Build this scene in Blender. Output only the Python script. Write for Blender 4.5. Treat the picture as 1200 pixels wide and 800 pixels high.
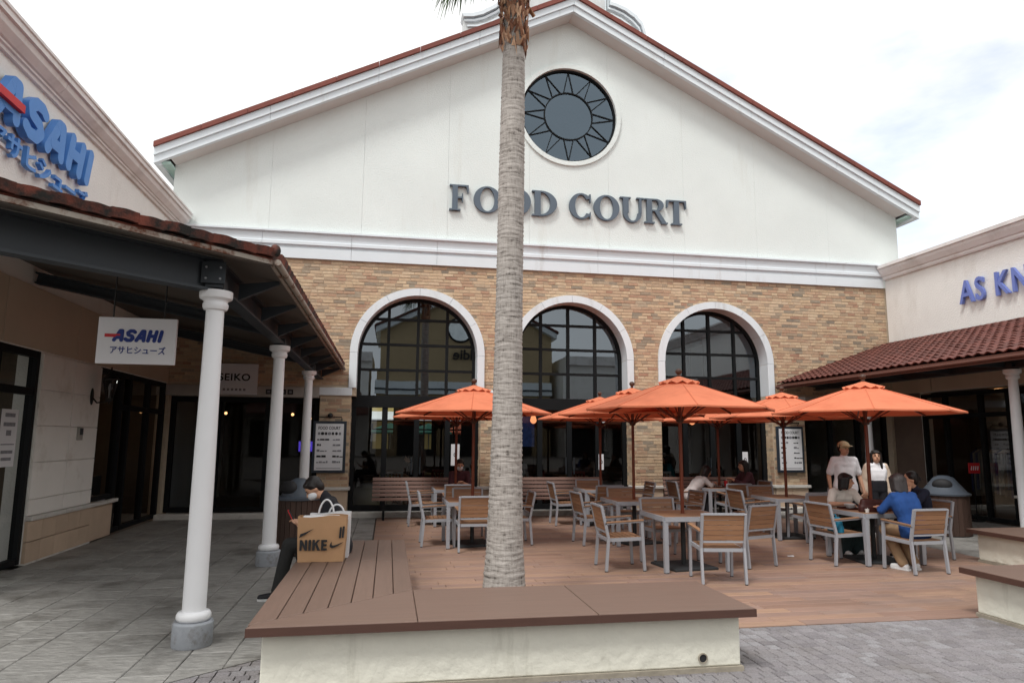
import bpy, math, random
from mathutils import Vector, Matrix

for _o in list(bpy.data.objects):
    bpy.data.objects.remove(_o)
S = bpy.context.scene
COL = S.collection
random.seed(7)

# ------------------------------------------------------------------ camera
cam_d = bpy.data.cameras.new('camera')
cam = bpy.data.objects.new('camera', cam_d)
COL.objects.link(cam)
YAW, PITCH, ROLL, CH = 0.1773, 0.1428, 0.0076, 1.72
_fw = Vector((math.sin(YAW)*math.cos(PITCH), math.cos(YAW)*math.cos(PITCH), math.sin(PITCH)))
_rt = Vector((math.cos(YAW), -math.sin(YAW), 0))
_up = _rt.cross(_fw)
_r = _rt*math.cos(ROLL) + _up*math.sin(ROLL)
_u = -_rt*math.sin(ROLL) + _up*math.cos(ROLL)
_m = Matrix((_r, _u, -_fw)).transposed().to_4x4()
_m.translation = Vector((0, 0, CH))
cam.matrix_world = _m
cam_d.sensor_width = 36.0
cam_d.lens = 36.0*797.6/1200.0
cam_d.clip_start = 0.05
cam_d.clip_end = 3000
S.camera = cam

# ------------------------------------------------------------------ sky and sun
SUN_AZ, SUN_EL = math.radians(222), math.radians(58)     # azimuth clockwise from +Y
w = bpy.data.worlds.new('World')
S.world = w
w.use_nodes = True
nt = w.node_tree
for n in list(nt.nodes):
    nt.nodes.remove(n)
def WN(t, **k):
    n = nt.nodes.new(t)
    for a, b in k.items():
        setattr(n, a, b)
    return n
wo = WN('ShaderNodeOutputWorld')
sky = WN('ShaderNodeTexSky', sky_type='NISHITA', sun_disc=False)
sky.sun_elevation = SUN_EL
sky.sun_rotation = SUN_AZ
sky.air_density = 1.0
sky.dust_density = 2.0
bg1 = WN('ShaderNodeBackground'); bg1.inputs[1].default_value = 0.15
bg2 = WN('ShaderNodeBackground'); bg2.inputs[0].default_value = (1.0, 1.0, 1.0, 1)
tc = WN('ShaderNodeTexCoord')
mp = WN('ShaderNodeMapping'); mp.inputs['Scale'].default_value = (1.0, 1.0, 2.6)
mp.inputs['Location'].default_value = (0.25, 0.1, 0.35)
ns = WN('ShaderNodeTexNoise'); ns.inputs['Scale'].default_value = 1.7; ns.inputs['Detail'].default_value = 7
ns.inputs['Roughness'].default_value = 0.55
cr = WN('ShaderNodeValToRGB')
cr.color_ramp.elements[0].position = 0.15; cr.color_ramp.elements[0].color = (0.0, 0.0, 0.0, 1)
cr.color_ramp.elements[1].position = 0.42; cr.color_ramp.elements[1].color = (1, 1, 1, 1)
ns2 = WN('ShaderNodeTexNoise'); ns2.inputs['Scale'].default_value = 2.4; ns2.inputs['Detail'].default_value = 5
mr = WN('ShaderNodeMapRange'); mr.inputs[1].default_value = 0.3; mr.inputs[2].default_value = 0.7
mr.inputs[3].default_value = 0.74; mr.inputs[4].default_value = 0.93
mx = WN('ShaderNodeMixShader')
L = nt.links.new
L(tc.outputs['Generated'], mp.inputs[0]); L(mp.outputs[0], ns.inputs[0]); L(mp.outputs[0], ns2.inputs[0])
L(ns.outputs[0], cr.inputs[0]); L(cr.outputs[0], mx.inputs[0])
L(ns2.outputs[0], mr.inputs[0]); L(mr.outputs[0], bg2.inputs[1])
L(sky.outputs[0], bg1.inputs[0]); L(bg1.outputs[0], mx.inputs[1]); L(bg2.outputs[0], mx.inputs[2])
L(mx.outputs[0], wo.inputs[0])

sd = bpy.data.lights.new('sun', 'SUN')
sd.energy = 1.5
sd.angle = math.radians(14)
sd.color = (1.0, 0.985, 0.95)
sun = bpy.data.objects.new('sun', sd)
COL.objects.link(sun)
_d = Vector((math.sin(SUN_AZ)*math.cos(SUN_EL), math.cos(SUN_AZ)*math.cos(SUN_EL), math.sin(SUN_EL)))
sun.rotation_euler = _d.to_track_quat('Z', 'Y').to_euler()
sun.location = _d*60

S.view_settings.view_transform = 'Standard'
S.view_settings.look = 'None'
S.view_settings.gamma = 1.0
S.view_settings.exposure = 0.66
S.view_settings.use_curve_mapping = False
S.render.film_transparent = False
try:
    S.cycles.max_bounces = 8
    S.cycles.transparent_max_bounces = 16
    S.cycles.caustics_reflective = False
    S.cycles.caustics_refractive = False
except Exception:
    pass

# ------------------------------------------------------------------ materials
MATS = {}
def s2l(c):
    return tuple((x/12.92 if x <= 0.04045 else ((x+0.055)/1.055)**2.4) for x in c)
def rgb(r, g, b):
    return s2l((r/255, g/255, b/255))

def pmat(name, col, rough=0.6, var=0.12, scale=3.0, stretch=(1, 1, 1), bump=0.0, bscale=60.0,
         metal=0.0, spec=0.4, palette=None, rnd=0.0, dirt=None, dirt_scale=1.5, dirt_lo=0.52, dirt_hi=0.72,
         dirt_stretch=(1, 1, 1), coord='Object', emit=None, emit_s=0.0, bstretch=None, bdist=0.01, translucent=0.0):
    if name in MATS:
        return MATS[name]
    m = bpy.data.materials.new(name)
    m.use_nodes = True
    t = m.node_tree
    N = t.nodes
    K = t.links.new
    b = N['Principled BSDF']
    b.inputs['Roughness'].default_value = rough
    b.inputs['Metallic'].default_value = metal
    b.inputs['Specular IOR Level'].default_value = spec
    tcn = N.new('ShaderNodeTexCoord')
    oi = N.new('ShaderNodeObjectInfo')
    gi = N.new('ShaderNodeNewGeometry')
    ad = N.new('ShaderNodeMath'); ad.operation = 'ADD'
    K(oi.outputs['Random'], ad.inputs[0]); K(gi.outputs['Random Per Island'], ad.inputs[1])
    fr = N.new('ShaderNodeMath'); fr.operation = 'FRACT'
    K(ad.outputs[0], fr.inputs[0])
    off = N.new('ShaderNodeVectorMath'); off.operation = 'ADD'
    ml = N.new('ShaderNodeMath'); ml.operation = 'MULTIPLY'; ml.inputs[1].default_value = 37.0
    K(fr.outputs[0], ml.inputs[0])
    csock = gi.outputs['Position'] if coord == 'World' else tcn.outputs[coord]
    K(csock, off.inputs[0])
    if palette or rnd:
        K(ml.outputs[0], off.inputs[1])
    else:
        off.inputs[1].default_value = (0, 0, 0)
    mpn = N.new('ShaderNodeMapping'); mpn.inputs['Scale'].default_value = stretch
    K(off.outputs[0], mpn.inputs[0])
    nz = N.new('ShaderNodeTexNoise'); nz.inputs['Scale'].default_value = scale; nz.inputs['Detail'].default_value = 6
    nz.inputs['Roughness'].default_value = 0.6
    K(mpn.outputs[0], nz.inputs[0])
    if palette:
        rp = N.new('ShaderNodeValToRGB'); rp.color_ramp.interpolation = 'LINEAR'
        els = rp.color_ramp.elements
        n = len(palette)
        els[0].position = 0; els[0].color = (*palette[0], 1)
        els[1].position = 1.0; els[1].color = (*palette[-1], 1)
        for i in range(1, n-1):
            e = els.new(i/(n-1)); e.color = (*palette[i], 1)
        K(fr.outputs[0], rp.inputs[0])
        base = rp.outputs[0]
    else:
        rg = N.new('ShaderNodeRGB'); rg.outputs[0].default_value = (*col, 1)
        base = rg.outputs[0]
    hs = N.new('ShaderNodeHueSaturation')
    mrn = N.new('ShaderNodeMapRange')
    mrn.inputs[1].default_value = 0.25; mrn.inputs[2].default_value = 0.75
    mrn.inputs[3].default_value = 1-var; mrn.inputs[4].default_value = 1+var
    K(nz.outputs[0], mrn.inputs[0])
    if rnd:
        m2 = N.new('ShaderNodeMapRange'); m2.inputs[3].default_value = 1-rnd; m2.inputs[4].default_value = 1+rnd
        K(fr.outputs[0], m2.inputs[0])
        mm = N.new('ShaderNodeMath'); mm.operation = 'MULTIPLY'
        K(mrn.outputs[0], mm.inputs[0]); K(m2.outputs[0], mm.inputs[1])
        K(mm.outputs[0], hs.inputs['Value'])
    else:
        K(mrn.outputs[0], hs.inputs['Value'])
    K(base, hs.inputs['Color'])
    outc = hs.outputs[0]
    if dirt:
        mp2 = N.new('ShaderNodeMapping'); mp2.inputs['Scale'].default_value = dirt_stretch
        K(csock, mp2.inputs[0])
        n2 = N.new('ShaderNodeTexNoise'); n2.inputs['Scale'].default_value = dirt_scale; n2.inputs['Detail'].default_value = 8
        n2.inputs['Roughness'].default_value = 0.65
        K(mp2.outputs[0], n2.inputs[0])
        m3 = N.new('ShaderNodeMapRange'); m3.inputs[1].default_value = dirt_lo; m3.inputs[2].default_value = dirt_hi
        K(n2.outputs[0], m3.inputs[0])
        mix = N.new('ShaderNodeMix'); mix.data_type = 'RGBA'
        K(m3.outputs[0], mix.inputs[0]); K(outc, mix.inputs[6]); mix.inputs[7].default_value = (*dirt, 1)
        outc = mix.outputs[2]
    K(outc, b.inputs['Base Color'])
    if bump:
        n4 = N.new('ShaderNodeTexNoise'); n4.inputs['Scale'].default_value = bscale; n4.inputs['Detail'].default_value = 5
        mp4 = N.new('ShaderNodeMapping'); mp4.inputs['Scale'].default_value = bstretch or stretch
        K(off.outputs[0], mp4.inputs[0]); K(mp4.outputs[0], n4.inputs[0])
        bp = N.new('ShaderNodeBump'); bp.inputs['Strength'].default_value = bump; bp.inputs['Distance'].default_value = bdist
        K(n4.outputs[0], bp.inputs['Height']); K(bp.outputs[0], b.inputs['Normal'])
    if emit:
        b.inputs['Emission Color'].default_value = (*emit, 1)
        b.inputs['Emission Strength'].default_value = emit_s
    if translucent:
        tr = N.new('ShaderNodeBsdfTranslucent'); K(outc, tr.inputs[0])
        ms = N.new('ShaderNodeMixShader'); ms.inputs[0].default_value = translucent
        K(b.outputs[0], ms.inputs[1]); K(tr.outputs[0], ms.inputs[2])
        K(ms.outputs[0], N['Material Output'].inputs[0])
    MATS[name] = m
    return m

def glass_mat(name, tint, refl=0.09, rough=0.0, rcol=(1, 1, 1), ior=1.5):
    m = bpy.data.materials.new(name)
    m.use_nodes = True
    t = m.node_tree; N = t.nodes; K = t.links.new
    N.remove(N['Principled BSDF'])
    tr = N.new('ShaderNodeBsdfTransparent'); tr.inputs[0].default_value = (*tint, 1)
    gl = N.new('ShaderNodeBsdfGlossy'); gl.inputs['Roughness'].default_value = rough
    gl.inputs[0].default_value = (*rcol, 1)
    fz = N.new('ShaderNodeFresnel'); fz.inputs[0].default_value = ior
    a = N.new('ShaderNodeMath'); a.operation = 'MULTIPLY_ADD'; a.inputs[1].default_value = 1.0; a.inputs[2].default_value = refl
    a.use_clamp = True
    K(fz.outputs[0], a.inputs[0])
    mx = N.new('ShaderNodeMixShader')
    # slight waviness of real panes
    tcn = N.new('ShaderNodeTexCoord'); nz = N.new('ShaderNodeTexNoise'); nz.inputs['Scale'].default_value = 0.9
    bp = N.new('ShaderNodeBump'); bp.inputs['Strength'].default_value = 0.012; bp.inputs['Distance'].default_value = 0.05
    K(tcn.outputs['Object'], nz.inputs[0]); K(nz.outputs[0], bp.inputs['Height']); K(bp.outputs[0], gl.inputs['Normal'])
    K(a.outputs[0], mx.inputs[0]); K(tr.outputs[0], mx.inputs[1]); K(gl.outputs[0], mx.inputs[2])
    K(mx.outputs[0], N['Material Output'].inputs[0])
    MATS[name] = m
    return m

# ------------------------------------------------------------------ mesh helpers
class MB:
    def __init__(self):
        self.v = []; self.f = []
    def add(self, vs, fs):
        o = len(self.v)
        self.v += [tuple(p) for p in vs]
        self.f += [tuple(i+o for i in f) for f in fs]
        return self
    def box(self, x0, x1, y0, y1, z0, z1):
        return self.add([(x0,y0,z0),(x1,y0,z0),(x1,y1,z0),(x0,y1,z0),(x0,y0,z1),(x1,y0,z1),(x1,y1,z1),(x0,y1,z1)],
                        [(0,3,2,1),(4,5,6,7),(0,1,5,4),(1,2,6,5),(2,3,7,6),(3,0,4,7)])
    def prism(self, poly, axis, a0, a1):
        # poly in the plane across axis ('x': (y,z), 'y': (x,z), 'z': (x,y)), extruded a0..a1
        def P(u, v, a):
            return (a,u,v) if axis == 'x' else ((u,a,v) if axis == 'y' else (u,v,a))
        n = len(poly)
        vs = [P(u,v,a0) for u,v in poly]+[P(u,v,a1) for u,v in poly]
        fs = [tuple(range(n)), tuple(range(2*n-1, n-1, -1))]
        fs += [(i, i+n, (i+1)%n+n, (i+1)%n) for i in range(n)]
        return self.add(vs, fs)
    def ring(self, outer, inner, axis, a0, a1, closed=True):
        # band between two polylines of equal length
        def P(p, a):
            u, v = p
            return (a,u,v) if axis == 'x' else ((u,a,v) if axis == 'y' else (u,v,a))
        n = len(outer)
        vs = [P(p,a0) for p in outer]+[P(p,a0) for p in inner]+[P(p,a1) for p in outer]+[P(p,a1) for p in inner]
        fs = []
        for i in range(n if closed else n-1):
            j = (i+1) % n
            fs += [(i,j,n+j,n+i),(2*n+i,3*n+i,3*n+j,2*n+j),(i,2*n+i,2*n+j,j),(n+i,n+j,3*n+j,3*n+i)]
        if not closed:
            fs += [(0,n,3*n,2*n),(n-1,3*n-1,4*n-1,2*n-1)]
        return self.add(vs, fs)
    def tube(self, p0, p1, r0, r1=None, n=10, caps=True):
        r1 = r0 if r1 is None else r1
        p0 = Vector(p0); p1 = Vector(p1); d = (p1-p0).normalized()
        a = d.orthogonal().normalized(); b = d.cross(a)
        vs = []
        for p, r in ((p0,r0),(p1,r1)):
            for i in range(n):
                t = 2*math.pi*i/n
                vs.append(p + a*(r*math.cos(t)) + b*(r*math.sin(t)))
        fs = [(i,(i+1)%n,(i+1)%n+n,i+n) for i in range(n)]
        if caps:
            fs += [tuple(range(n-1,-1,-1)), tuple(range(n,2*n))]
        return self.add(vs, fs)
    def path(self, pts, radii, n=8):
        # swept tube along points
        pts = [Vector(p) for p in pts]
        if not hasattr(radii, '__len__'):
            radii = [radii]*len(pts)
        vs = []; ref = None
        for k, p in enumerate(pts):
            d = (pts[min(k+1, len(pts)-1)] - pts[max(k-1, 0)]).normalized()
            if ref is None:
                ref = d.orthogonal().normalized()
            a = (ref - d*ref.dot(d)).normalized(); ref = a; b = d.cross(a)
            for i in range(n):
                t = 2*math.pi*i/n
                vs.append(p + a*(radii[k]*math.cos(t)) + b*(radii[k]*math.sin(t)))
        fs = []
        for k in range(len(pts)-1):
            for i in range(n):
                j = (i+1) % n
                fs.append((k*n+i, k*n+j, (k+1)*n+j, (k+1)*n+i))
        fs += [tuple(range(n-1,-1,-1)), tuple(range((len(pts)-1)*n, len(pts)*n))]
        return self.add(vs, fs)
    def bar(self, p0, p1, wd, ht, up=(0,0,1)):
        p0 = Vector(p0); p1 = Vector(p1); d = (p1-p0).normalized(); up = Vector(up)
        s = d.cross(up)
        if s.length < 1e-4:
            s = d.orthogonal()
        s.normalize(); t = s.cross(d).normalized()
        vs = []
        for p in (p0, p1):
            for a, b in ((-1,-1),(1,-1),(1,1),(-1,1)):
                vs.append(p + s*(a*wd/2) + t*(b*ht/2))
        return self.add(vs, [(0,3,2,1),(4,5,6,7),(0,1,5,4),(1,2,6,5),(2,3,7,6),(3,0,4,7)])
    def lathe(self, prof, n=24, c=(0,0,0)):
        vs = []; fs = []
        m = len(prof)
        for r, z in prof:
            for i in range(n):
                t = 2*math.pi*i/n
                vs.append((c[0]+r*math.cos(t), c[1]+r*math.sin(t), c[2]+z))
        for k in range(m-1):
            for i in range(n):
                j = (i+1) % n
                fs.append((k*n+i, k*n+j, (k+1)*n+j, (k+1)*n+i))
        fs += [tuple(range(n-1,-1,-1)), tuple(range((m-1)*n, m*n))]
        return self.add(vs, fs)
    def ball(self, c, r, n=12, m=8, rot=None):
        rx, ry, rz = r if hasattr(r, '__len__') else (r, r, r)
        vs = []; fs = []
        for k in range(1, m):
            ph = math.pi*k/m
            for i in range(n):
                t = 2*math.pi*i/n
                vs.append(Vector((rx*math.sin(ph)*math.cos(t), ry*math.sin(ph)*math.sin(t), rz*math.cos(ph))))
        top = len(vs); vs.append(Vector((0,0,rz))); vs.append(Vector((0,0,-rz)))
        for k in range(m-2):
            for i in range(n):
                j = (i+1) % n
                fs.append((k*n+i, (k+1)*n+i, (k+1)*n+j, k*n+j))
        for i in range(n):
            j = (i+1) % n
            fs.append((top, i, j)); fs.append((top+1, (m-2)*n+j, (m-2)*n+i))
        if rot is not None:
            vs = [rot @ p for p in vs]
        c = Vector(c)
        return self.add([p+c for p in vs], fs)
    def mesh(self, name, mat, smooth=False):
        me = bpy.data.meshes.new(name)
        me.from_pydata(self.v, [], self.f)
        me.validate()
        if mat is not None:
            me.materials.append(mat)
        if smooth:
            me.polygons.foreach_set('use_smooth', [True]*len(me.polygons))
            if hasattr(me, 'set_sharp_from_angle'):
                me.set_sharp_from_angle(angle=math.radians(smooth if smooth > 1 else 42))
        me.update()
        return me
    def build(self, name, mat, parent=None, smooth=False, kind=None, label=None):
        o = bpy.data.objects.new(name, self.mesh(name, mat, smooth))
        COL.objects.link(o)
        if parent is not None:
            attach(o, parent)
        if kind: o['kind'] = kind
        if label: o['label'] = label
        return o

WL = {}          # frame origin of objects in the world, for unrotated families
def wloc(o):
    v = Vector(o.location)
    while o.parent is not None:
        o = o.parent
        v += Vector(o.location)
    return v
def attach(o, parent, pos=None):
    # child whose mesh is in world coordinates (pos None) or sits at world pos; families built in place
    pw = wloc(parent)
    o.parent = parent
    o.location = (Vector(pos) if pos is not None else Vector((0,0,0))) - pw
def tag(o, label=None, cat=None, group=None, kind=None):
    if label: o['label'] = label
    if cat: o['category'] = cat
    if group: o['group'] = group
    if kind: o['kind'] = kind
    return o
def thing(name, label, cat, loc=(0,0,0), group=None):
    o = bpy.data.objects.new(name, None)
    o.empty_display_size = 0.2
    o.location = loc
    COL.objects.link(o)
    return tag(o, label, cat, group)
def inst(name, me, parent, pos, rz=0.0):
    o = bpy.data.objects.new(name, me)
    COL.objects.link(o)
    attach(o, parent, pos)
    if rz: o.rotation_euler = (0,0,rz)
    return o
def local(o, parent):
    o.parent = parent
    return o
def copy_tree(src, parent=None):
    c = src.copy(); COL.objects.link(c); c.parent = parent
    for ch in src.children:
        copy_tree(ch, c)
    return c
def text_mesh(txt, size, depth, mat, name, bold=0.0, shear=0.0, align='LEFT', spacing=1.0, wscale=1.0):
    cu = bpy.data.curves.new(name, 'FONT')
    cu.body = txt; cu.size = size; cu.extrude = depth; cu.offset = bold; cu.shear = shear
    cu.align_x = align; cu.space_character = spacing; cu.resolution_u = 4
    o = bpy.data.objects.new(name, cu); COL.objects.link(o)
    dg = bpy.context.evaluated_depsgraph_get()
    me = bpy.data.meshes.new_from_object(o.evaluated_get(dg))
    bpy.data.objects.remove(o); bpy.data.curves.remove(cu)
    me.name = name
    me.materials.clear(); me.materials.append(mat)
    if wscale != 1.0:
        for v in me.vertices: v.co.x *= wscale
    return me
def arc(cx, cz, r, a0, a1, n):
    return [(cx+r*math.cos(a0+(a1-a0)*i/n), cz+r*math.sin(a0+(a1-a0)*i/n)) for i in range(n+1)]
PI = math.pi
def bev(o, wd, seg=2):
    m = o.modifiers.new('bevel', 'BEVEL'); m.width = wd; m.segments = seg; m.limit_method = 'ANGLE'
    return o
# ------------------------------------------------------------------ material library
m_white = pmat('white_render_paint', (0.715,0.76,0.74), 0.75, var=0.04, scale=0.8, bump=0.5, bscale=34, bdist=0.02, dirt=(0.58,0.58,0.53), dirt_scale=1.3, dirt_lo=0.58, dirt_hi=0.98, dirt_stretch=(1.6,1,0.22))
m_trim = pmat('white_trim_paint', (0.70,0.755,0.79), 0.55, var=0.03, scale=2, dirt=(0.45,0.43,0.40), dirt_scale=1.6, dirt_lo=0.58, dirt_hi=0.85, dirt_stretch=(1.5,1.5,0.3))
m_soffit = pmat('soffit_paint', (0.62,0.60,0.58), 0.7, var=0.05, scale=1.5)
m_mint = pmat('mint_eave_paint', (0.45,0.62,0.57), 0.7)
m_brick = pmat('brick_slips', (0.45,0.33,0.22), 0.85, var=0.16, scale=14, bump=0.5, bscale=50,
    palette=[rgb(201,178,148), rgb(195,170,140), rgb(201,176,146), rgb(175,140,117), rgb(197,174,144), rgb(205,184,156), rgb(186,159,131), rgb(146,136,121), rgb(199,176,148), rgb(167,130,109), rgb(192,168,140), rgb(203,180,152), rgb(135,126,113), rgb(190,163,135), rgb(173,142,119), rgb(205,184,156)])
m_mortar = pmat('mortar', rgb(190,174,152), 0.95, var=0.1, scale=8, bump=0.3, bscale=90)
m_stone = pmat('base_stone', rgb(190,168,146), 0.85, var=0.1, scale=3, bump=0.3, bscale=30, rnd=0.08)
m_black = pmat('black_window_frame', (0.010,0.011,0.012), 0.55, var=0.1, scale=4, spec=0.12)
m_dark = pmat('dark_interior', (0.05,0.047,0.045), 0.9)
m_sill = pmat('sill_stone', (0.60,0.58,0.54), 0.7, dirt=(0.35,0.33,0.3), dirt_scale=3)
m_sign = pmat('slate_letter_paint', rgb(88,100,112), 0.5, var=0.06, scale=2)
m_tile_red = pmat('roof_tile_clay', rgb(94,53,45), 0.7, var=0.22, scale=9, rnd=0.22, bump=0.3, bscale=60, dirt=(0.035,0.03,0.028), dirt_scale=7, dirt_lo=0.6, dirt_hi=0.8)
m_tile_old = pmat('roof_tile_weathered', rgb(112,60,48), 0.85, var=0.35, scale=9, rnd=0.3, bump=0.6, bscale=50, coord='World', dirt=(0.02,0.018,0.016), dirt_scale=5, dirt_lo=0.40, dirt_hi=0.60)
m_verge = pmat('verge_tile', rgb(116,62,52), 0.7, var=0.15, scale=4, rnd=0.12)
m_plast = pmat('rough_render_beige', rgb(229,228,224), 0.9, var=0.04, scale=2, bump=0.5, bscale=30, bdist=0.025, dirt=rgb(196,190,182), dirt_scale=1.2, dirt_lo=0.55, dirt_hi=0.9, dirt_stretch=(1,1,0.3))
m_cornice = pmat('cornice_paint', rgb(222,219,217), 0.7, var=0.05, scale=2, dirt=rgb(172,164,158), dirt_scale=1.5, dirt_lo=0.5, dirt_hi=0.85, dirt_stretch=(1,1,0.4))
m_beam = pmat('steel_beam_paint', rgb(46,52,58), 0.5, var=0.08, scale=3)
m_undersoffit = pmat('awning_soffit', rgb(92,86,80), 0.8, var=0.12, scale=2, dirt=rgb(96,74,60), dirt_scale=2, dirt_lo=0.55, dirt_hi=0.8)
m_rust = pmat('eave_fascia_rust', rgb(160,152,142), 0.8, var=0.1, scale=3, dirt=rgb(96,54,34), dirt_scale=6, dirt_lo=0.52, dirt_hi=0.66)
m_colw = pmat('white_column_paint', (0.74,0.745,0.76), 0.4, var=0.025, scale=2, dirt=(0.5,0.48,0.45), dirt_scale=3, dirt_lo=0.62, dirt_hi=0.9)
m_plinth = pmat('column_plinth_grey', rgb(150,154,160), 0.75, var=0.1, scale=18, bump=0.3, dirt=rgb(104,96,86), dirt_scale=7, dirt_lo=0.52, dirt_hi=0.75)
m_panel = pmat('wall_panel_beige', rgb(235,232,226), 0.7, var=0.04, scale=2, rnd=0.02, bump=0.25, bscale=26, dirt=rgb(200,192,180), dirt_scale=2, dirt_lo=0.55, dirt_hi=0.85)
m_flag = pmat('flagstone', rgb(140,138,134), 0.55, var=0.26, scale=9, stretch=(1,2.0,1), rnd=0.10, bump=0.9, bscale=9, bdist=0.03, spec=0.45, dirt=rgb(92,89,84), dirt_scale=1.7, dirt_lo=0.50, dirt_hi=0.72, coord='World')
m_joint = pmat('paving_joint', rgb(66,63,58), 0.9, var=0.2, scale=10)
m_sett = pmat('grey_sett', rgb(124,120,120), 0.85, var=0.34, scale=75, bump=0.8, bscale=70, coord='World', dirt=rgb(104,98,94), dirt_scale=1.4, dirt_lo=0.52, dirt_hi=0.8,
    palette=[rgb(122,118,120), rgb(132,128,130), rgb(116,112,114), rgb(136,132,134), rgb(126,122,123), rgb(130,126,127), rgb(120,116,117), rgb(142,140,142), rgb(124,120,121), rgb(132,128,129)])
m_plank = pmat('wood_look_tile', rgb(160,112,86), 0.5, var=0.17, scale=3.0, stretch=(1.0,16,1), coord='World', bump=0.12, bscale=12, spec=0.35,
    palette=[rgb(144,118,104), rgb(156,126,108), rgb(140,116,106), rgb(150,122,108), rgb(160,130,110), rgb(138,110,96), rgb(148,122,110), rgb(164,132,110), rgb(142,120,110), rgb(152,120,102)],
    dirt=rgb(116,98,88), dirt_scale=0.8, dirt_lo=0.5, dirt_hi=0.85)
m_redplank = pmat('red_border_tile', rgb(176,96,70), 0.55, var=0.12, scale=3, rnd=0.06)
m_soil = pmat('soil', rgb(96,80,66), 0.95, var=0.25, scale=20, bump=0.8, bscale=30)
m_asph = pmat('distant_paving', rgb(122,118,114), 0.9, var=0.12, scale=0.7, bump=0.2)
m_glass = glass_mat('arch_glass', (0.34,0.36,0.37), refl=0.12, rcol=(0.82,0.92,1.0))
m_glass_lo = glass_mat('door_glass', (0.55,0.57,0.57), refl=0.0)
m_glass_rw = glass_mat('round_glass', (0.25,0.30,0.33), refl=0.10, rcol=(0.66,0.84,1.0))
m_glass_shop = glass_mat('shop_glass', (0.6,0.62,0.62), refl=0.0, ior=1.3)

def frustum(mb, x0, x1, y0, y1, z0, z1, c):
    return mb.add([(x0,y0,z0),(x1,y0,z0),(x1,y1,z0),(x0,y1,z0),(x0,y0,z1-c),(x1,y0,z1-c),(x1,y1,z1-c),(x0,y1,z1-c),
                   (x0+c,y0+c,z1),(x1-c,y0+c,z1),(x1-c,y1-c,z1),(x0+c,y1-c,z1)],
                  [(0,1,5,4),(1,2,6,5),(2,3,7,6),(3,0,4,7),(4,5,9,8),(5,6,10,9),(6,7,11,10),(7,4,8,11),(8,9,10,11)])

# ------------------------------------------------------------------ ground
g = MB(); g.add([(-400,-400,-0.06),(400,-400,-0.06),(400,400,-0.06),(-400,400,-0.06)], [(0,1,2,3)])
ground = g.build('ground', m_asph); tag(ground, kind='structure')

def bline(x):            # front border of the flagstones left of the planter
    return 5.88 + (x+0.96)*0.83
def paved(name, mat_piece, piece_name, rects, bed_polys, keep=300, chamfer=0.006, depth=0.03, tilt=0.0015, clip=None):
    mb = MB()
    for pl in bed_polys:
        n = len(pl)
        mb.add([(x,y,-0.016) for x,y in pl], [tuple(range(n))])
    bed = mb.build(name, m_joint); tag(bed, kind='structure')
    rects = sorted(rects, key=lambda r: r[4])
    st = MB()
    for i, (x0,x1,y0,y1,dist) in enumerate(rects):
        if clip is not None:
            cs = [clip*(yy-bline(xx)) for xx, yy in ((x0,y0),(x1,y0),(x1,y1),(x0,y1))]
            if max(cs) < 0.012: continue
            if min(cs) < 0.012 and x0 < -0.8:
                pts = [(x0,y0),(x1,y0),(x1,y1),(x0,y1)]; out = []
                for k_ in range(4):
                    p_, q_ = pts[k_], pts[(k_+1) % 4]; a_, b_ = cs[k_]-0.012, cs[(k_+1) % 4]-0.012
                    if a_ >= 0: out.append(p_)
                    if a_*b_ < 0:
                        t_ = a_/(a_-b_); out.append((p_[0]+(q_[0]-p_[0])*t_, p_[1]+(q_[1]-p_[1])*t_))
                if len(out) > 2:
                    q = MB(); q.prism(out, 'z', -depth, 0.0); q.build(piece_name, mat_piece, bed)
                continue
        dz = random.uniform(-tilt, tilt)
        cx, cy = (x0+x1)/2, (y0+y1)/2
        if i < keep:
            q = MB(); frustum(q, x0-cx, x1-cx, y0-cy, y1-cy, -depth, dz, chamfer)
            inst(piece_name, q.mesh(piece_name, mat_piece), bed, (cx,cy,0))
        else:
            frustum(st, x0, x1, y0, y1, -depth, dz, chamfer)
    if st.v:
        o = st.build(piece_name+'s', mat_piece, bed); tag(o, kind='stuff')
    return bed

def vis(x, y, z=0.0):
    d = Vector((x, y, z-CH)); zz = d.dot(_fw)
    if zz < 0.3: return None
    return (600+797.6*d.dot(_r)/zz, 400-797.6*d.dot(_u)/zz, zz)
def rank(x, y):
    p = vis(x, y)
    if p is None or p[0] < -60 or p[0] > 1260 or p[1] > 880: return 1000+math.hypot(x, y)
    return p[2]

# stamped ashlar flagstones under the left arcade and along the right shops
def ashlar(x0, x1, y0, y1, ok):
    out = []
    x = x0
    while x < x1-0.05:
        wd = random.choice((0.34, 0.46, 0.46, 0.6)); wd = min(wd, x1-x)
        if x1-x-wd < 0.15: wd = x1-x
        y = y0 - random.uniform(0, 0.8)
        while y < y1:
            h = random.choice((0.45, 0.6, 0.8, 1.05))
            a, b = max(y, y0), min(y+h, y1)
            if b-a > 0.08 and ok(x+wd/2, (a+b)/2):
                if wd > 0.55 and random.random() < 0.5:
                    out.append((x+.004, x+wd/2-.003, a+.004, b-.004)); out.append((x+wd/2+.003, x+wd-.004, a+.004, b-.004))
                elif h > 0.7 and random.random() < 0.4:
                    out.append((x+.004, x+wd-.004, a+.004, (a+b)/2-.003)); out.append((x+.004, x+wd-.004, (a+b)/2+.003, b-.004))
                else:
                    out.append((x+.004, x+wd-.004, a+.004, b-.004))
            y += h
        x += wd
    return [(a,b,c,d,rank((a+b)/2,(c+d)/2)) for a,b,c,d in out]
def bline(x):            # front border of the flagstones left of the planter
    return 5.88 + (x+0.96)*0.83
fl = ashlar(-4.75, -0.21, 1.6, 15.65, lambda x, y: y > bline(x)-0.6 and not (x > -0.84 and y < 8.9))
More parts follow.
